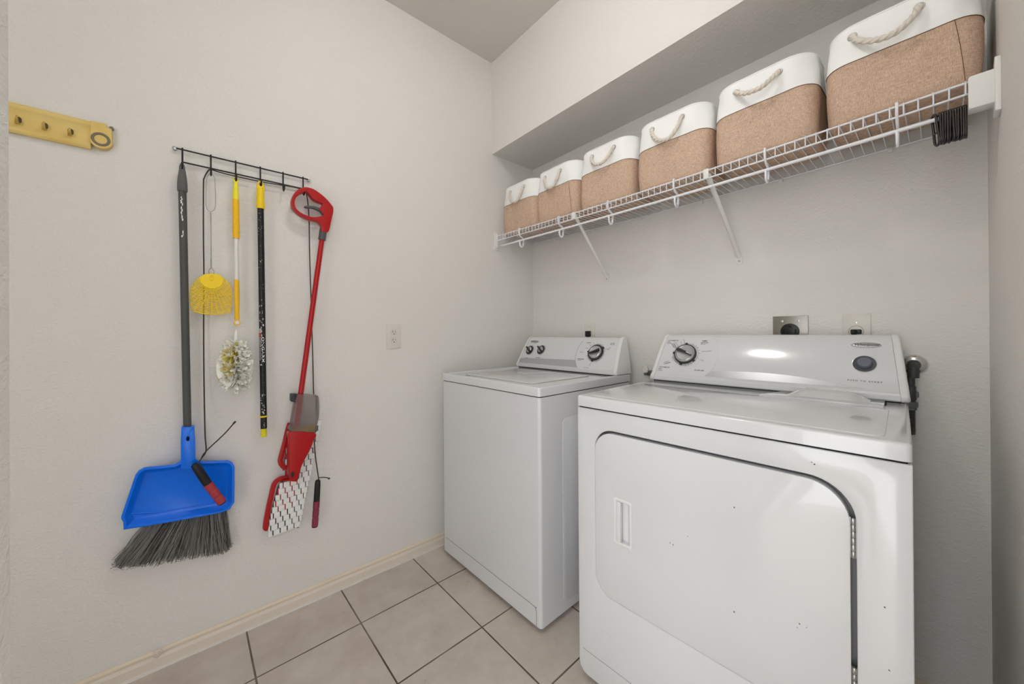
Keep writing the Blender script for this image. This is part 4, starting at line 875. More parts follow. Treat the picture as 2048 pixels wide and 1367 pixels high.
# ------------------------------------------------------------------ dark plastic loop hooks on the rod
CL = {'src': None}
def clip_bm():
    bm = new(); h = 0.071
    P = []
    for k in range(7): a = math.radians(165 - k * 25.0); P.append((0, math.cos(a) * 0.0092, 0.009 * math.sin(a)))
    P += [(0, 0.0098, -0.030), (0, 0.0112, -0.050), (0, 0.0085, -0.061), (0, 0.0, -0.0655), (0, -0.0085, -0.061), (0, -0.0112, -0.050), (0, -0.0095, -0.030), (0, -0.0090, -0.010)]
    tube(bm, smooth_path(P, 4, True), 0.0026, 10, closed=True)
    return bm
def clip_bar():
    bm = new(); tube(bm, [(0, -0.0115, -0.034), (0, 0.0105, -0.036)], 0.0017, 8); return bm
n = 12
for k in range(n):
    x = 0.0450 - k * 0.0040 if k < 11 else -0.0035
    lab = 'dark brown loop hook, %s from the right in the tight row on the rod' % ['first', 'second', 'third', 'fourth', 'fifth', 'sixth', 'seventh', 'eighth', 'ninth', 'tenth', 'eleventh', 'x'][k]
    if k == 11: lab = 'dark brown loop hook hanging leftmost, tilted and apart from its row'
    if k == 0: lab = 'dark brown loop hook at the right end of the row, against the white bracket'
    if k == 10: lab = 'dark brown loop hook at the left end of the tight row'
    loc = (x, ROD_Y, rodz(x) + 0.0075 - 0.0045)
    if k == 0:
        t = thing('loop_hook', lab, 'hook', loc, 0, 'dark loop hooks on the hanging rod')
        link('loop', clip_bm(), 'clip_brown', t, smooth=60); link('latch', clip_bar(), 'clip_brown', t, smooth=60); CL['src'] = t
    else:
        s = CL['src']; t = s.copy(); COL.objects.link(t); t.location = loc; t['label'] = lab
        for c in list(s.children):
            q = c.copy(); COL.objects.link(q); q.parent = t
        if k == 11: t.rotation_euler = (0.04, -0.10, 0.35)
        else: t.rotation_euler = (random.uniform(-0.05, 0.05), random.uniform(-0.02, 0.02), 0.12)

# ================================================================== LEFT WALL
def WL(off): return lambda y, z: (-A + off, y, z)
def W3(pts, off): return [Vector((-A + (off[i] if isinstance(off, (list, tuple)) else off), p[0], p[1])) for i, p in enumerate(pts)]
def lin(f, a, b): return f[0] * 0
# ---- black wire hook rack
R = thing('hook_rack', 'black wire rack with six hooks screwed to the left wall, tools hanging from it', 'rack', (-A, 0.145, 1.749))
for z, y0, y1, off in ((1.7490, -0.0560, 0.3460, 0.012), (1.7060, -0.0400, 0.3240, 0.012)):
    bm = new(); tube(bm, [(-A + off, y0, z), (-A + off, y1, z)], 0.0026, 10); link('crossbar', bm, 'black_wire', R, world=True)
HY = [-0.0395, 0.0355, 0.1060, 0.1810, 0.2552, 0.3250]
for y in HY:
    bm = new(); P = [(-A + 0.0165, y, 1.7530), (-A + 0.0168, y, 1.7300), (-A + 0.0168, y, 1.6960), (-A + 0.0185, y, 1.6830), (-A + 0.0260, y, 1.6755), (-A + 0.0360, y, 1.6760), (-A + 0.0430, y, 1.6830), (-A + 0.0450, y, 1.6900)]
    tube(bm, smooth_path(P, 4), 0.0026, 10)
    bmesh.ops.create_uvsphere(bm, u_segments=10, v_segments=6, radius=0.0036, matrix=Matrix.Translation((-A + 0.0452, y, 1.6905)))
    link('hook', bm, 'black_wire', R, world=True)
for y in (-0.0590, 0.3470):
    bm = new(); m4 = basis((-A, y, 1.7490), (0, 1, 0), (0, 0, 1), (1, 0, 0)); lathe(bm, [(0.0060, 0), (0.0060, 0.009), (0.0068, 0.010), (0.0055, 0.0135), (0, 0.0145)], m4, 16)
    link('screw', bm, 'steel', R, world=True)

# ---- yellow hook rail at the left edge
RL = thing('hook_rail', 'yellow metal hook rail with a grey ring at its end, high on the left wall', 'hook rail', (-A, -0.40, 1.725))
RY0, RY1 = -0.760, -0.2475
bm = new(); prof = [(0, 1.6860), (0.010, 1.6840), (0.016, 1.6900), (0.0165, 1.6970), (0.0120, 1.7020), (0.0115, 1.7480), (0.016, 1.7530), (0.0185, 1.7600), (0.0165, 1.7670), (0.010, 1.7700), (0, 1.7700)]
ra = [bm.verts.new((-A + d, RY0, z)) for d, z in prof]; rb = [bm.verts.new((-A + d, RY1, z)) for d, z in prof]
for i in range(len(prof) - 1): bm.faces.new((ra[i], ra[i + 1], rb[i + 1], rb[i]))
bm.faces.new(ra); bm.faces.new(rb[::-1]); link('rail', bm, 'rail_yellow', RL, world=True, smooth=50)
bm = new(); o = [(-0.2470, 1.7000), (-0.2470, 1.7700), (-0.2150, 1.7715), (-0.2135, 1.7600), (-0.2050, 1.7590)]
o += [(-0.2270 + 0.0245 * math.cos(math.radians(a)), 1.7150 + 0.0245 * math.sin(math.radians(a))) for a in range(20, -200, -20)]
o = [(-0.2478, 1.7150), (-0.2478, 1.7690), (-0.2155, 1.7715), (-0.2140, 1.7610), (-0.2035, 1.7590), (-0.2025, 1.7150)] + [(-0.2262 + 0.0240 * math.cos(math.radians(a)), 1.7150 + 0.0245 * math.sin(math.radians(a))) for a in range(-15, -180, -15)]
plate(bm, o, None, WL(0.0), WL(0.0190), 0.002, 2); ec = link('end_piece', bm, 'rail_yellow', RL, world=True)
m4 = basis((-A + 0.0185, -0.2262, 1.7180), (0, 1, 0), (0, 0, 1), (1, 0, 0))
bm = new(); lathe(bm, [(0.0205, -0.001), (0.0205, 0.0020), (0.0190, 0.0032), (0.0148, 0.0032), (0.0138, 0.0015), (0.0138, 0.0005)], m4, 40); link('rubber_ring', bm, 'rail_rubber', ec, world=True)
bm = new(); lathe(bm, [(0.0140, 0.0002), (0.0120, 0.0008), (0, 0.0008)], m4, 30); link('ring_centre', bm, 'rail_yellow', ec, world=True)
bm = new(); tube(bm, [(-A + 0.004, -0.2045, 1.7640), (-A + 0.012, -0.2045, 1.7640)], 0.0052, 12); link('pin', bm, 'rail_rubber', ec, world=True)
for y in (-0.4800, -0.4320, -0.3835, -0.3362, -0.2880):
    bm = new(); ro = [(0.0118, 1.7130), (0.0125, 1.7110), (0.0190, 1.7100), (0.0255, 1.7135), (0.0275, 1.7190), (0.0265, 1.7260), (0.0245, 1.7315)]
    a = [bm.verts.new((-A + d, y - 0.0062 + 0.001 * i, z)) for i, (d, z) in enumerate(ro)]; b = [bm.verts.new((-A + d, y + 0.0062 - 0.001 * i * 0.6, z)) for i, (d, z) in enumerate(ro)]
    for i in range(len(ro) - 1): bm.faces.new((a[i], a[i + 1], b[i + 1], b[i]))
    r = bmesh.ops.solidify(bm, geom=list(bm.faces), thickness=0.0018); link('hook', bm, 'rail_yellow', RL, world=True, smooth=60)
    bm = new(); plate(bm, rrect(y - 0.0055, y + 0.0065, 1.7140, 1.7320, 0.0055, 5), None, WL(0.0110), WL(0.0122)); link('punched_slot', bm, 'rail_shadow_slot', RL, world=True)

# ---- broom and dustpan
BR = thing('broom', 'angled broom with grey pole and grey bristles hanging bristles-down behind the blue dustpan', 'broom', (-A, -0.03, 0.52))
bm = new(); P = [Vector((-A + 0.033, -0.0395 + (1.600 - z) * 0.0118, z)) for z in (1.600, 1.4, 1.2, 1.0, 0.70)]; tube(bm, P, 0.0108, 18); po = link('pole', bm, 'pole_grey', BR, world=True)
bm = new(); rnd = random.Random(3)
for z0, z1 in ((1.575, 1.545), (1.540, 1.500), (1.458, 1.440)):
    z = z0
    while z > z1:
        c = Vector((-A + 0.033, -0.0395 + (1.6 - z) * 0.0118, z)); a = math.radians(-12 + rnd.uniform(-10, 14)); w = rnd.uniform(0.0006, 0.0018); h = rnd.uniform(0.003, 0.006)
        r = 0.01088; v = [bm.verts.new(c + Vector((math.cos(a + s * w / r) * r, math.sin(a + s * w / r) * r, q * h))) for s, q in ((-1, -1), (1, -0.7), (1, 1), (-1, 0.6))]; bm.faces.new(v); z -= h * 1.5
link('worn_print', bm, 'print_white', po, world=True, smooth=0)
bm = new(); c = lambda z: Vector((-A + 0.033, -0.0395 + (1.6 - z) * 0.005, z))
tube(bm, [c(z) for z in (1.598, 1.603, 1.622, 1.645, 1.658, 1.668)], [0.0128, 0.0136, 0.0134, 0.0118, 0.0100, 0.0090], 20)
plate(bm, [(-0.0482, 1.660), (-0.0310, 1.660), (-0.0322, 1.680), (-0.0345, 1.690), (-0.0400, 1.6945), (-0.0450, 1.690), (-0.0475, 1.680)], [ellipse(-0.0397, 1.6800, 0.0042, 0.0062, 18)], WL(0.0280), WL(0.0380), 0.001, 1)
link('hand_grip', bm, 'grip_grey', BR, world=True, smooth=50)
bm = new(); plate(bm, [(-0.150, 0.515), (0.070, 0.560), (0.066, 0.640), (-0.03, 0.68), (-0.11, 0.60)], None, WL(0.008), WL(0.024), 0.005, 3); link('head', bm, 'bristle_dark', BR, world=True)
TIP = D['br_tip']; TIP = [(y, z) for y, z in TIP]
def along(pts, t):
    t = max(0, min(0.9999, t)) * (len(pts) - 1); i = int(t); q = t - i; return (pts[i][0] + (pts[i + 1][0] - pts[i][0]) * q, pts[i][1] + (pts[i + 1][1] - pts[i][1]) * q)
bm = new(); rnd = random.Random(5); tp = D['br_top']
for k in range(620):
    q = rnd.random(); lay = rnd.random()
    s = (tp[0][0] + 0.028 + (tp[1][0] - tp[0][0] - 0.034) * q, tp[0][1] + (tp[1][1] - tp[0][1]) * q + 0.025); e = along(TIP, q * 0.97 + 0.015 + rnd.uniform(-0.02, 0.02))
    o0 = 0.010 + 0.011 * lay; o1 = 0.010 + 0.034 * lay
    zj = rnd.uniform(-0.004, 0.008); m = ((s[0] + e[0]) / 2 + rnd.uniform(-0.006, 0.006), (s[1] + e[1]) / 2)
    P = [Vector((-A + o0, s[0], s[1])), Vector((-A + (o0 + o1) / 2, *m)), Vector((-A + o1, e[0] + rnd.uniform(-0.005, 0.005), e[1] + zj))]
    if rnd.random() < 0.35: P.append(P[-1] + Vector((rnd.uniform(-0.006, 0.006), rnd.uniform(-0.012, 0.008), rnd.uniform(-0.003, 0.005))))
    tube(bm, P, rnd.uniform(0.0006, 0.0010), 4, cap=False, mi=0 if rnd.random() < 0.72 else 1)
link('bristles', bm, ['bristle_grey', 'bristle_dark'], BR, world=True, smooth=80)

DPN = thing('dustpan', 'bright blue dustpan clipped on the broom pole, open side facing the room', 'dustpan', (-A, 0.0, 0.55))
pan = D['pan']; sl = [pan[0], pan[1], pan[2], pan[3], pan[-2], pan[-1]]
o = pan[3:-1]
def inset2(poly, d):
    ar = sum(poly[i - 1][0] * poly[i][1] - poly[i][0] * poly[i - 1][1] for i in range(len(poly))); sg = 1 if ar > 0 else -1; out = []
    for i in range(len(poly)):
        p, q, r = (Vector(poly[i - 1]), Vector(poly[i]), Vector(poly[(i + 1) % len(poly)]))
        e1, e2 = (q - p).normalized(), (r - q).normalized(); n1, n2 = Vector((-e1.y, e1.x)) * sg, Vector((-e2.y, e2.x)) * sg
        n = (n1 + n2).normalized(); k = 1 / max(0.5, n.dot(n1)); out.append((q.x + n.x * d * k, q.y + n.y * d * k))
    return out
bm = new(); cxp, czp = sum(p[0] for p in o) / len(o), sum(p[1] for p in o) / len(o)
rings = []
def lipw(y, z):   # the scoop edge at the bottom has no wall, only a ramp
    return 1.0
for d, off in ((0.0, 0.0405), (0.0, 0.0500), (0.0015, 0.0515), (0.0065, 0.0515), (0.0085, 0.0495), (0.0200, 0.0290), (0.0230, 0.0272)):
    rings.append([bm.verts.new((-A + off, y, z)) for y, z in inset2(o, d)])
for ra_, rb_ in zip(rings, rings[1:]):
    for i in range(len(o)): bm.faces.new((ra_[i], ra_[(i + 1) % len(o)], rb_[(i + 1) % len(o)], rb_[i]))
bm.faces.new(rings[-1])
back = [bm.verts.new((-A + 0.0250, y, z)) for y, z in inset2(o, 0.0200)]; mid = [bm.verts.new((-A + 0.0405, y, z)) for y, z in inset2(o, 0.0090)]
for i in range(len(o)):
    j = (i + 1) % len(o); bm.faces.new((rings[0][i], rings[0][j], mid[j], mid[i])); bm.faces.new((mid[i], mid[j], back[j], back[i]))
bm.faces.new(back)
link('pan', bm, 'pan_blue', DPN, world=True, smooth=35)
bm = new(); a0, a1 = o[-1], None
lipL, lipR = (-0.105, 0.5640), (0.055, 0.5960)
bm.free()
bm = new()   # raised ridge where the floor of the pan meets the scoop lip
zz = D['pan_inner']; tube(bm, [(-A + 0.0275, zz[9][0] + 0.002, zz[9][1] + 0.006), (-A + 0.0275, zz[8][0], zz[8][1] + 0.003), (-A + 0.0275, zz[7][0], zz[7][1] + 0.003), (-A + 0.0275, zz[6][0] - 0.006, zz[6][1])], 0.0022, 8); link('ridge', bm, 'pan_blue', DPN, world=True, smooth=60)
bm = new(); sl2 = [(sl[0][0], sl[0][1]), (sl[1][0], sl[1][1]), (sl[2][0], sl[2][1]), (sl[3][0], sl[3][1] - 0.03), (sl[4][0], sl[4][1] - 0.03), (sl[5][0], sl[5][1])]
plate(bm, sl2, [ellipse(D['pan_hole'][0][0], D['pan_hole'][0][1], 0.0042, 0.0082, 18)], WL(0.046), WL(0.056), 0.004, 3)
plate(bm, [(y, z - 0.001) for y, z in sl2], None, WL(0.014), WL(0.047), 0.003, 2)
s = link('pole_sleeve', bm, 'pan_blue', DPN, world=True, smooth=40)
bm = new(); plate(bm, ellipse(D['pan_hole'][0][0], D['pan_hole'][0][1], 0.0040, 0.0080, 18), None, WL(0.0470), WL(0.0490)); link('hole', bm, 'gap_black', s, world=True)

# ---- fly swatter
SW = thing('fly_swatter', 'yellow plastic fly swatter with twisted wire handle hanging by its wire loop', 'fly swatter', (-A, 0.0355, 1.20))
OUT = D['sw']; OFF = 0.030
bm = new(); tube(bm, W3(OUT, OFF), 0.0011, 6, closed=True)
def inside(p, poly):
    c = False; j = len(poly) - 1
    for i in range(len(poly)):
        if (poly[i][1] > p[1]) != (poly[j][1] > p[1]) and p[0] < (poly[j][0] - poly[i][0]) * (p[1] - poly[i][1]) / (poly[j][1] - poly[i][1]) + poly[i][0]: c = not c
        j = i
    return c
cx, cz = 0.036, 1.325
def ray_hit(ang):
    lo, hi = 0.0, 0.25
    for _ in range(18):
        m = (lo + hi) / 2
        if inside((cx + m * math.sin(ang), cz - 0.02 - m * math.cos(ang)), OUT): lo = m
        else: hi = m
    return lo
NR = 26; hits = []
for k in range(NR + 1):
    an = math.radians(-100 + 200 * k / NR); h = ray_hit(an); hits.append((an, h))
    tube(bm, [(-A + OFF, cx + 0.02 * math.sin(an), cz - 0.02 - 0.02 * math.cos(an)), (-A + OFF, cx + h * math.sin(an), cz - 0.02 - h * math.cos(an))], 0.0010, 5)
NA = 21
fine = [(math.radians(-100 + 200 * k / 120), ray_hit(math.radians(-100 + 200 * k / 120))) for k in range(121)]
for j in range(NA):
    r = 0.031 + j * 0.0053; run = []
    for an, h in fine + [(0, 0)]:
        if h > r: run.append((-A + OFF, cx + r * math.sin(an), cz - 0.02 - r * math.cos(an)))
        else:
            if len(run) > 2: tube(bm, run, 0.0015, 5)
            run = []
link('mesh_head', bm, 'swatter_yellow', SW, world=True, smooth=60)
bm = new(); q = 0.26; o = [(cx + h * q * math.sin(an), cz - 0.02 - h * q * math.cos(an)) for an, h in hits]
o = o + [OUT[-1], OUT[0], OUT[1]]
o2 = [OUT[2], OUT[1], OUT[0], OUT[-1], OUT[-2]] + [(cx + 0.031 * math.sin(math.radians(a)), cz - 0.02 - 0.031 * math.cos(math.radians(a))) for a in range(92, -93, -8)]
plate(bm, o2, None, WL(OFF - 0.0012), WL(OFF + 0.0012), 0.0004, 1)
plate(bm, rrect(0.029, 0.042, 1.302, 1.322, 0.002, 3), [rrect(0.032, 0.039, 1.306, 1.318, 0.001, 2)], WL(OFF + 0.001), WL(OFF + 0.004), 0.0004, 1)
link('head_top', bm, 'swatter_yellow', SW, world=True, smooth=40)
bm = new(); lp = D['sw_loop']; tube(bm, smooth_path(W3(lp, [0.026, 0.027, 0.028, 0.028, 0.028, 0.028, 0.028, 0.027]), 3, True), 0.0010, 8, closed=True)
st = D['sw_stem']
for ph in (0, PI):
    P = []
    for k in range(140):
        q = k / 139; y = st[0][0] + (st[2][0] - st[0][0]) * q; z = st[0][1] + (st[2][1] - st[0][1]) * q
        tw = 1.0 if (0.02 < q < 0.16 or 0.84 < q < 0.98) else 0.55
        a = ph + q * 2 * PI * 16; P.append((-A + 0.028 + 0.0013 * math.sin(a) * tw, y + 0.0013 * math.cos(a) * tw, z))
    tube(bm, P, 0.0009, 6)
fk = D['sw_fork']; tube(bm, W3(fk[:3], 0.029), 0.0010, 6); tube(bm, W3(fk[3:], 0.029), 0.0010, 6)
link('wire_handle', bm, 'wire_steel', SW, world=True, smooth=60)

# ---- duster
DU = thing('duster', 'yellow and white extendable duster with fluffy white fibre head', 'duster', (-A, 0.106, 1.0))
du = D['du']; XO = 0.032
ax = lambda z: Vector((-A + XO, 0.1047 + (1.686 - z) * 0.0035, z))
bm = new(); tube(bm, [ax(z) for z in (1.600, 1.625, 1.650, 1.668)], [0.0098, 0.0092, 0.0082, 0.0070], 18)
plate(bm, ellipse(0.1048, 1.6760, 0.0090, 0.0100, 26), [ellipse(0.1048, 1.6770, 0.0052, 0.0062, 20)], WL(XO - 0.005), WL(XO + 0.005), 0.0015, 2); link('hanging_end', bm, 'pale_yellow', DU, world=True, smooth=50)
bm = new(); tube(bm, [ax(z) for z in (1.607, 1.604, 1.54, 1.470, 1.462)], [0.0086, 0.0100, 0.0101, 0.0104, 0.0096], 18)
bx(bm, -A + XO + 0.0085, -A + XO + 0.0112, 0.1035, 0.1085, 1.488, 1.497, 0.0008); link('grip', bm, 'warm_yellow', DU, world=True, smooth=50)
bm = new(); tube(bm, [ax(1.463), ax(1.307)], 0.0068, 16); link('shaft', bm, 'shaft_white', DU, world=True)
bm = new(); tube(bm, [ax(z) for z in (1.311, 1.308, 1.25, 1.176, 1.165)], [0.0070, 0.0078, 0.0078, 0.0074, 0.0080], 16)
m4 = basis(ax(1.153) - Vector((0.008, 0, 0)), (0, 1, 0), (0, 0, 1), (1, 0, 0)); lathe(bm, [(0, 0), (0.0098, 0.0), (0.0102, 0.003), (0.0102, 0.013), (0.0098, 0.016), (0.006, 0.0162)], m4, 28); link('neck', bm, 'warm_yellow', DU, world=True, smooth=50)
bm = new(); lathe(bm, [(0, 0.002), (0.0062, 0.002), (0.0062, 0.0175), (0.004, 0.0185), (0, 0.0185)], m4, 20); link('pivot', bm, 'shaft_white', DU, world=True)
bm = new(); rnd = random.Random(9)
tube(bm, [(-A + 0.040, 0.1035, 1.128), (-A + 0.040, 0.1025, 1.115), (-A + 0.040, 0.1020, 1.06)], [0.0012, 0.0042, 0.007], 10)
C0 = Vector((-A + 0.046, 0.1005, 1.0))
for k in range(700):   # fibre strips around the core
    z = rnd.uniform(0.925, 1.075); th = rnd.uniform(0, 2 * PI); el = rnd.uniform(-0.5, 0.5)
    env = 0.052 * (1 - abs((z - 0.995) / 0.10) ** 3 * 0.55) * rnd.uniform(0.72, 1.0)
    d = Vector((abs(math.cos(th)) * 0.8 - (0.25 if rnd.random() < 0.4 else 0), math.sin(th), el)).normalized()
    p0 = Vector((-A + 0.042, 0.1005, z)); p2 = p0 + d * env; p1 = p0 + d * env * 0.55 + Vector((rnd.uniform(-.006, .006), rnd.uniform(-.006, .006), rnd.uniform(-.006, .006)))
    p2 += Vector((0, 0, rnd.uniform(-0.010, 0.004))); p2.x = max(p2.x, -A + 0.008)
    w = rnd.uniform(0.0020, 0.0058); s = Vector((rnd.uniform(-1, 1), rnd.uniform(-1, 1), rnd.uniform(-1, 1))).cross(d).normalized() * w
    yel = 1 if (z < 1.06 and z > 0.955 and d.y < 0.15 and rnd.random() < 0.55) else 0
    a = [bm.verts.new(p0 - s * .5), bm.verts.new(p0 + s * .5)]; b = [bm.verts.new(p1 - s), bm.verts.new(p1 + s)]; c2 = [bm.verts.new(p2 - s), bm.verts.new(p2 + s)]
    for u, v in ((a, b), (b, c2)):
        f = bm.faces.new((u[0], u[1], v[1], v[0])); f.material_index = yel if rnd.random() < 0.8 else 0
for k in range(34):    # broader crimped tabs at the rim
    th = -PI * 0.9 + k / 25 * PI * 1.9; p0 = Vector((-A + rnd.uniform(0.03, 0.062), 0.1005 + 0.036 * math.sin(th), 0.990 + 0.055 * math.cos(th) * 1.0))
    d = Vector((0.1, math.sin(th), math.cos(th) * 0.55 - 0.15)).normalized(); s = Vector((0.3, -d.z, d.y)).normalized() * 0.0085; p1 = p0 + d * 0.018
    f = bm.faces.new([bm.verts.new(v) for v in (p0 - s, p0 + s, p1 + s * 1.05, p1 - s * 1.05)])
link('fibre_head', bm, ['duster_white', 'duster_yellow'], DU, world=True, smooth=0)

# ---- black extension pole
BP = thing('extension_pole', 'black paint-splashed extension pole with yellow hanging cap and yellow threaded tip', 'extension pole', (-A, 0.182, 0.72))
XP = 0.034
ay = lambda z: 0.1792 + (1.60 - z) * 0.0078
pa = lambda z: Vector((-A + XP, ay(z), z))
bm = new(); tube(bm, [pa(z) for z in (1.586, 1.590, 1.630, 1.650, 1.662, 1.668)], [0.0128, 0.0134, 0.0130, 0.0125, 0.0108, 0.0090], 20)
plate(bm, [(0.1665, 1.655), (0.1925, 1.655), (0.1905, 1.676), (0.1865, 1.688), (0.1795, 1.692), (0.1720, 1.688), (0.1680, 1.676)], [ellipse(0.1795, 1.6780, 0.0048, 0.0070, 20)], WL(XP - 0.006), WL(XP + 0.006), 0.002, 2)
link('hanging_cap', bm, 'bright_yellow', BP, world=True, smooth=50)
bm = new(); tube(bm, [pa(1.590), pa(1.2), pa(0.752)], 0.0104, 20); pl = link('pole', bm, 'black_paint', BP, world=True)
bm = new(); rnd = random.Random(21)
def on_pole(a, z, r=0.01052): return pa(z) + Vector((math.cos(a) * r, math.sin(a) * r, 0))
def blob(a, z, s):
    n = rnd.randint(5, 8); v = []
    for k in range(n): q = s * rnd.uniform(0.35, 1.15); t = 2 * PI * k / n; v.append(bm.verts.new(on_pole(a + q * math.cos(t) / 0.0105 * 0.7, z + q * math.sin(t) * 1.3)))
    bm.faces.new(v)
for z0, z1, cnt, sm in ((1.57, 1.48, 14, .0016), (1.40, 1.36, 9, .0022), (1.30, 1.28, 3, .002), (1.24, 1.12, 26, .0032), (1.00, 0.985, 4, .003), (1.0, 0.90, 8, .0009), (0.885, 0.81, 24, .0026), (0.775, 0.755, 5, .002), (1.47, 1.40, 4, .001)):
    for k in range(cnt): blob(rnd.uniform(-0.95, 0.35), rnd.uniform(z1, z0), sm * rnd.uniform(0.3, 1.1))
link('paint_splashes', bm, 'paint_splash', pl, world=True, smooth=0)
def wrap(bm, a0, a1, z0, z1, mi, r):
    n = 8; lo = [bm.verts.new(on_pole(a0 + (a1 - a0) * k / n, z0, r)) for k in range(n + 1)]; hi = [bm.verts.new(on_pole(a0 + (a1 - a0) * k / n, z1, r)) for k in range(n + 1)]
    for k in range(n): bm.faces.new((lo[k], lo[k + 1], hi[k + 1], hi[k])).material_index = mi
bm = new(); wrap(bm, -1.75, 1.1, 1.000, 1.132, 0, 0.01056)
wrap(bm, -1.35, -0.42, 1.116, 1.131, 1, 0.01064); wrap(bm, -1.35, -0.42, 1.101, 1.115, 2, 0.01064); wrap(bm, -1.25, -0.50, 1.063, 1.098, 1, 0.01064); wrap(bm, -1.18, -0.56, 1.0645, 1.0965, 0, 0.01068)
for k in range(6): wrap(bm, -1.12 + 0.03 * (k % 2), -0.62 - 0.05 * (k % 3), 1.067 + k * 0.0048, 1.0685 + k * 0.0048, 1, 0.01072)
wrap(bm, -1.25, -0.72, 1.012, 1.058, 1, 0.01064); wrap(bm, -1.18, -0.78, 1.0135, 1.0565, 0, 0.01068)
for k in range(7): wrap(bm, -1.12, -0.85 - 0.04 * (k % 2), 1.017 + k * 0.0054, 1.0185 + k * 0.0054, 1, 0.01072)
for k in range(5): wrap(bm, -1.25 + 0.16 * k, -1.16 + 0.16 * k, 1.118, 1.129, 2 if k % 2 else 0, 0.01068)
# LONGARM down the pole: letters bent round the surface
tb = new(); text(tb, 'LONGARM', 0.0165, Matrix.Identity(4), depth=0.0, squeeze=1.0, bold=0.0002)
xs = [v.co.x for v in tb.verts]; x0, x1 = min(xs), max(xs)
bmesh.ops.triangulate(tb, faces=tb.faces)
for v in tb.verts:
    s = (v.co.x - x0) / (x1 - x0); z = 1.110 - s * 0.106; a = -0.02 + v.co.y / 0.0105 * 0.72; q = on_pole(a, z, 0.01075); v.co = q
me = bpy.data.meshes.new('t'); tb.to_mesh(me); nf = len(bm.faces); bm.from_mesh(me); bm.faces.ensure_lookup_table()
for f in bm.faces[nf:]: f.material_index = 1
tb.free()
link('sticker', bm, ['sticker_black', 'print_white', 'print_red'], pl, world=True, smooth=0)
bm = new(); tube(bm, [pa(0.8010), pa(0.7955)], 0.0128, 22); link('yellow_ring', bm, 'bright_yellow', BP, world=True)
bm = new(); pr = [(0, 0.0)]
for k in range(7): pr += [(0.0100, 0.0005 + k * 0.0044), (0.0082, 0.0027 + k * 0.0044)]
pr += [(0.0086, 0.0325), (0, 0.0325)]
lathe(bm, pr, Matrix.Translation(pa(0.7530) - Vector((0, 0, 0.0325))), 20); link('threaded_tip', bm, 'thread_yellow', BP, world=True, smooth=50)

# ---- red spray mop
MP = thing('spray_mop', 'red spray mop with looped handle and white tufted pad hanging upside from the right hook', 'mop', (-A, 0.33, 0.40))
def resample(o, k): return [(p.x, p.y) for p in smooth_path([(a, b, 0) for a, b in o], k, True)]
bm = new(); plate(bm, resample(D['mh_out'], 3), [resample(D['mh_in'], 3)], WL(0.026), WL(0.054), 0.006, 3); hd = link('looped_handle', bm, 'mop_red', MP, world=True, smooth=50)
bm = new(); plate(bm, resample(D['mh_trig'], 2), None, WL(0.033), WL(0.047), 0.002, 2); link('trigger', bm, 'mop_grey', hd, world=True, smooth=50)
PT, PB = Vector((-A + 0.040, 0.3905, 1.520)), Vector((-A + 0.044, 0.3060, 0.860))
MPt = lambda z: PT + (PB - PT) * ((PT.z - z) / (PT.z - PB.z))
bm = new(); tube(bm, [MPt(1.545), MPt(1.500)], 0.0138, 22); link('collar', bm, 'mop_grey', MP, world=True)
bm = new(); tube(bm, [MPt(1.503), MPt(1.2), MPt(0.72)], 0.0098, 20); link('pole', bm, 'mop_red', MP, world=True)
bm = new(); plate(bm, D['m_clip'], None, WL(0.020), WL(0.052), 0.003, 2); link('bottle_clip', bm, 'dark_plastic', MP, world=True)
bm = new(); plate(bm, resample(D['m_bot'], 2), None, WL(0.030), WL(0.078), 0.011, 4); bo = link('bottle', bm, 'bottle_grey', MP, world=True, smooth=60)
zb = min(p[1] for p in D['m_bot']); o = [p for p in D['m_bot'] if p[1] < zb + 0.0]
bm = new(); yl = D['m_bot'][7][0]; yr = D['m_bot'][6][0]
plate(bm, [(yl + 0.006, zb + 0.008), (yr - 0.003, zb + 0.004), (yr + 0.002, zb + 0.030), (yl + 0.008, zb + 0.022)], None, WL(0.036), WL(0.072), 0.004, 2); link('liquid', bm, 'bottle_liquid', bo, world=True, smooth=60)
bm = new(); plate(bm, resample(D['m_body'], 2), None, WL(0.030), WL(0.080), 0.013, 5); bd = link('body', bm, 'mop_red', MP, world=True, smooth=60)
rc = D['m_rec']; bm = new(); m4 = basis((-A + 0.078, (rc[0][0] + rc[1][0]) / 2, (rc[0][1] + rc[1][1]) / 2), (0, 1, 0), (0, 0, 1), (1, 0, 0)); lathe(bm, [(1.0, 0), (0.9, 0.0035), (0, 0.004)], m4 @ Matrix.Diagonal((0.0062, 0.0125, 1, 1)), 24); link('pivot_hole', bm, 'dark_plastic', bd, world=True)
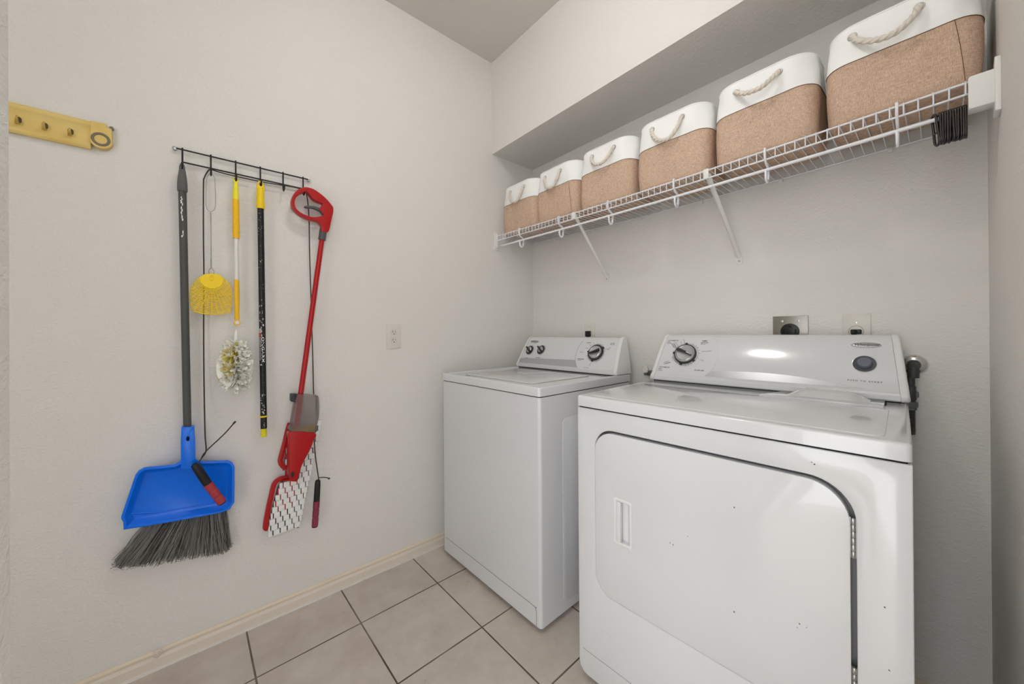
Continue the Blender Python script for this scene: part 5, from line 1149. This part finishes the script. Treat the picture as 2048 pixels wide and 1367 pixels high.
# flat head: plate with turned-up red edges, tufted pad in front
PL, PR = D['m_padl'], D['m_padr']
bm = new(); o = PL + [D['m_padr'][-1]] + D['m_padr'][::-1][1:]
o = [PL[0]] + PL[1:-1] + [PL[-1]] + [PR[-1]] + PR[::-1][1:]
plate(bm, o, None, WL(0.008), WL(0.014), 0.001, 1); link('pad_backing', bm, 'pad_backing', MP, world=True)
for key in ('m_pl1', 'm_pl2'):
    bm = new(); P = smooth_path(W3(D[key], 0.022), 5); tube(bm, P, 0.0062, 12, ref=Vector((1, 0, 0)), shape=lambda i, a: 1.5 if abs(math.cos(a)) > 0.6 else 0.85); link('head_edge', bm, 'mop_red', MP, world=True, smooth=60)
bm = new(); plate(bm, [D['m_pl2'][0], D['m_body'][7], (D['m_body'][5][0] + 0.004, D['m_body'][5][1] - 0.004), (D['m_body'][6][0] + 0.006, D['m_body'][6][1] - 0.020), (D['m_body'][6][0] - 0.002, D['m_body'][6][1] - 0.034), (D['m_pl2'][1][0], D['m_pl2'][1][1] - 0.002)], None, WL(0.024), WL(0.046), 0.004, 2); link('joint', bm, 'mop_red', MP, world=True, smooth=50)
def edge_at(pts, z):
    for a, b in zip(pts, pts[1:]):
        if (a[1] - z) * (b[1] - z) <= 0 and a[1] != b[1]: return a[0] + (b[0] - a[0]) * (z - a[1]) / (b[1] - a[1])
    return pts[-1][0] if z < pts[-1][1] else pts[0][0]
ztop = max(PL[0][1], PR[0][1]) - 0.004; zbot = min(PL[-1][1], PR[-1][1]) + 0.004
rows = 19; rh = (ztop - zbot) / rows; bm = new(); bmr = new(); rnd = random.Random(31)
for r in range(rows):
    z = zbot + rh * (r + 0.5); yl = edge_at(PL, z) + 0.001; yr = edge_at(PR, z)
    wf = 0.118; cols = 5; yr0 = yr
    for c in range(-1, cols + 1):
        w = wf / cols; y1 = yr0 - (c + (0.5 if r % 2 else 0)) * w; y0 = y1 - w + 0.0034
        y0c, y1c = max(y0, yl), min(y1, yr0)
        if y1c - y0c < 0.004: continue
        zc = z + (y0c - yl) * 0.06; h = rh * 0.495
        off = 0.0265 + rnd.uniform(-0.001, 0.0015)
        bx(bm, -A + 0.0138, -A + off, y0c, y1c, zc - h, zc + h, 0.0016, 2)
        if c in (1, 2, 3) and r < 14: bx(bmr, -A + 0.0138, -A + 0.0240, y0 - 0.0038, y0 + 0.0008, zc - h * 0.78, zc + h * 0.78, mi=(1 if r < 4 else 0))
pd = link('tufted_pad', bm, 'pad_white', MP, world=True, smooth=50)
link('pad_stripe', bmr, ['pad_red', 'black_plastic'], pd, world=True, smooth=0, label='dashed red and black stripe')

# ---- skipping rope over the rack
RP = thing('skipping_rope', 'brown skipping rope draped over the rack, padded red and black handles hanging at both ends', 'skipping rope', (-A, 0.18, 1.70))
lo = [0.034, 0.028, 0.024, 0.020, 0.018, 0.018, 0.018, 0.018, 0.022, 0.035, 0.060, 0.066, 0.072, 0.076]
tp_ = D['rp_t']; to = [0.026, 0.022, 0.022, 0.022, 0.022, 0.022, 0.022, 0.024, 0.020, 0.018, 0.016, 0.016, 0.014, 0.012]
P = W3(D['rp_l'], lo)[::-1] + W3(tp_[1:], to[1:]) + W3([(0.3665, 0.84), (0.3640, 0.74)], [0.012, 0.020]) + W3(D['rp_t2'], [0.026, 0.030, 0.034, 0.036])
bm = new(); tube(bm, smooth_path(P, 5), 0.0021, 8); link('cord', bm, 'rope_brown', RP, world=True, smooth=60)
bm = new(); t1 = D['rp_tail']; tube(bm, smooth_path(W3(t1, [0.074, 0.066, 0.050, 0.040]), 5), 0.0020, 8); e = W3([t1[-1]], 0.040)[0]; tube(bm, [e - Vector((0, 0.006, 0.007)), e + Vector((0, 0.001, 0.001))], 0.0032, 10)
t2 = D['rp_tail2']; tube(bm, smooth_path(W3(t2, [0.036, 0.040, 0.046]), 5), 0.0020, 8); e = W3([t2[-1]], 0.046)[0]; tube(bm, [e - Vector((0, 0.006, 0)), e + Vector((0, 0.001, 0))], 0.0032, 10)
link('cord_end', bm, 'rope_brown', RP, world=True, smooth=60)
def handle(pts, off, r, gm, split):
    a, b, c = W3(pts, off); d = (c - a)
    h = thing('h', None, None) if False else None
    bm = new(); tube(bm, [a, a + d * 0.02, a + d * 0.10, b - d * 0.06, b], [r * .55, r * .85, r * 1.0, r * 1.04, r * 1.0], 18); hh = link('handle', bm, 'black_plastic', RP, world=True, smooth=50)
    bm = new(); P = []; rr = []
    for k in range(25):
        q = k / 24; P.append(b + (c - b) * (q * 0.96)); rr.append(r * (0.90 if k in (8, 16) else 1.08))
    tube(bm, P, rr, 18); link('foam_grip', bm, gm, hh, world=True, smooth=40)
    bm = new(); tube(bm, [b + (c - b) * 0.95, c], r * 0.98, 18); link('end_cap', bm, 'black_plastic', hh, world=True)
handle(D['rp_h1'], [0.076, 0.074, 0.066], 0.0125, 'grip_red', 0.5)
handle(D['rp_h2'], [0.036, 0.034, 0.030], 0.0110, 'grip_plum', 0.5)
